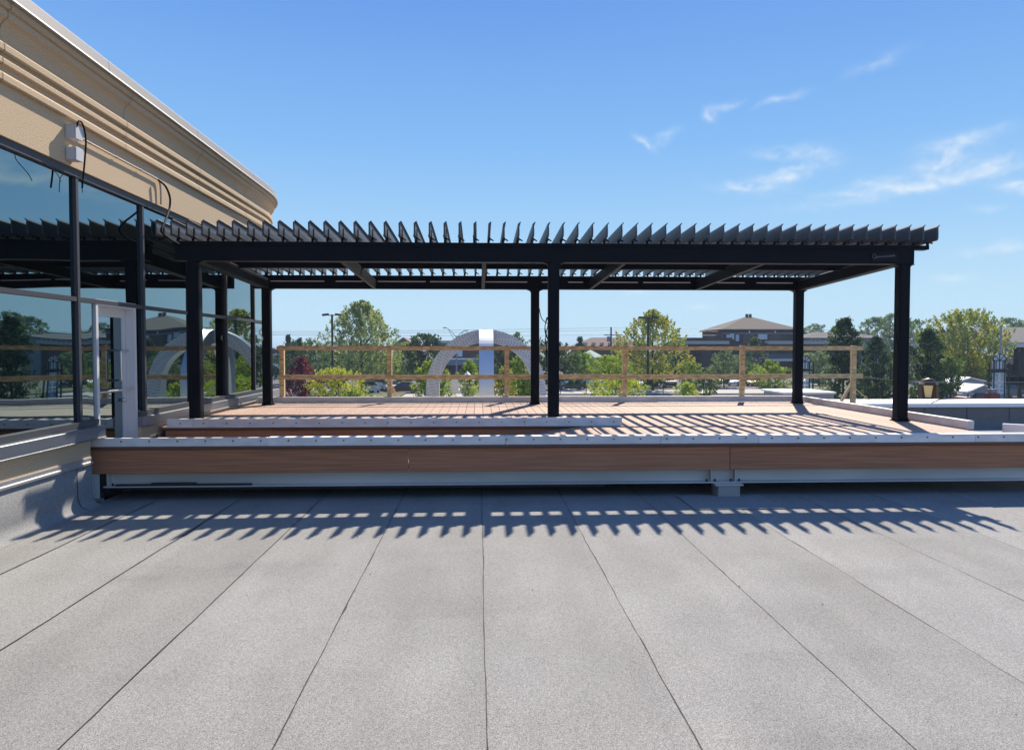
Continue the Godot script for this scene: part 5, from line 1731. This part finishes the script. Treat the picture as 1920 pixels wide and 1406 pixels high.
	tree("shrub", "wide spreading yellow green shrub below the flat topped tree", "shrub", 11.4, 62, -2.25, 5.3, "umbrella", 0.25, lime, 0.18, 0.7, 0.2, 21)
	tree("tree", "light green tree right of the yellowing tree's foot", "tree", 31.0, 110, -1.85, 4.2, "round", 0.1, green, 0.3, 0.8, 0.2, 22)
	tree("shrub", "dark green shrub right of the lime one", "shrub", 27.2, 90, -3.1, 3.8, "round", 0.05, mid, 0.25, 0.85, 0.12, 23)
	tree("shrub", "bright lime shrub low behind the back kerb", "shrub", 20.9, 75, -3.5, 3.0, "bush", 0.0, lime, 0.2, 0.8, 0.2, 24)
	tree("tree", "grey green bushy tree in front of the shop block", "tree", 38.0, 115, -0.15, 5.6, "egg", 0.15, grey, 0.3, 0.7, 0.35, 25)
	tree("tree", "dark tree with pale tip in front of the brick hall", "tree", 55.8, 150, 2.1, 5.0, "egg", 0.05, dark + [Color(0.08, 0.10, 0.04)], 0.36, 0.85, 0.2, 26)
	tree("tree", "rounded yellow green tree left of the back right pergola post", "tree", 37.3, 95, -1.65, 5.8, "egg", 0.18, green, 0.26, 0.85, 0.15, 27)
	tree("ivy_tree", "tallest dark ivy clad tree above the timber end post", "tree", 38.1, 77, 3.1, 4.3, "column", 0.0, ivy, 0.24, 1.0, 0.12, 28)
	tree("ivy_tree", "shorter dark ivy clad tree left of the front right pergola post", "tree", 43.2, 80, 1.2, 4.4, "egg", 0.0, ivy, 0.24, 1.0, 0.12, 29)
	tree("ivy_tree", "dark ivy clad tree right of the front right pergola post", "tree", 44.2, 72, 1.8, 3.9, "column", 0.0, ivy, 0.22, 1.0, 0.12, 30)
	tree("tree", "grey green tree between the sign tower and the ivy clad trees", "tree", 55.2, 120, -0.6, 4.6, "round", 0.1, grey, 0.3, 0.75, 0.25, 31)
	tree("shrub", "green shrub in front of the vase shaped tree", "shrub", 43.8, 68, -0.85, 2.4, "round", 0.4, mid, 0.2, 0.9, 0.15, 32)
	for q in [[-26.5, 126, 0.2, 7.0, mid, "dense mid green tree just left of the left lamp post"], [-17.5, 124, 0.6, 7.5, mid, "wide mid green tree low behind the pale green tree"], [-12.2, 128, 0.9, 5.5, green, "olive tree between the pale green tree and the dark round one"], [1.2, 130, -0.6, 4.6, mid, "mid green tree behind the upright of the arch"], [6.6, 122, 0.3, 5.4, dark, "dark tree just behind the right leg of the arch"], [17.6, 124, -0.9, 5.0, green, "olive tree below the teal pavilion roof"], [20.2, 112, -1.2, 5.2, green, "olive green tree left of the yellowing tree's trunk"], [27.4, 116, -0.9, 5.0, mid, "mid green tree at the right foot of the yellowing tree"], [46.0, 132, -1.4, 5.5, mid, "mid green tree in front of the shop windows"], [50.0, 140, -0.8, 5.0, dark, "dark tree left of the one with the pale tip"], [61.0, 135, -1.0, 6.0, grey, "grey green tree beyond the tallest ivy clad tree"], [75.0, 128, 0.4, 8.0, mid, "mid green tree behind the shorter ivy clad tree"], [84.0, 130, 0.9, 8.0, mid, "mid green tree left of the vase shaped tree"], [71.0, 104, -0.8, 6.0, vase, "yellow green tree right of the vase shaped tree"]]:
		tree("tree", q[5], "tree", q[0], q[1], q[2], q[3], "round", 0.05, q[4], 0.33, 0.75, 0.15, int(absf(q[0]) * 7) + 3, "trees in the car park")
	tree("shrub", "low dark hedge like shrub behind the bronze lantern", "shrub", 45.8, 84, -2.2, 6.0, "round", 0.0, ivy, 0.24, 0.9, 0.1, 33)
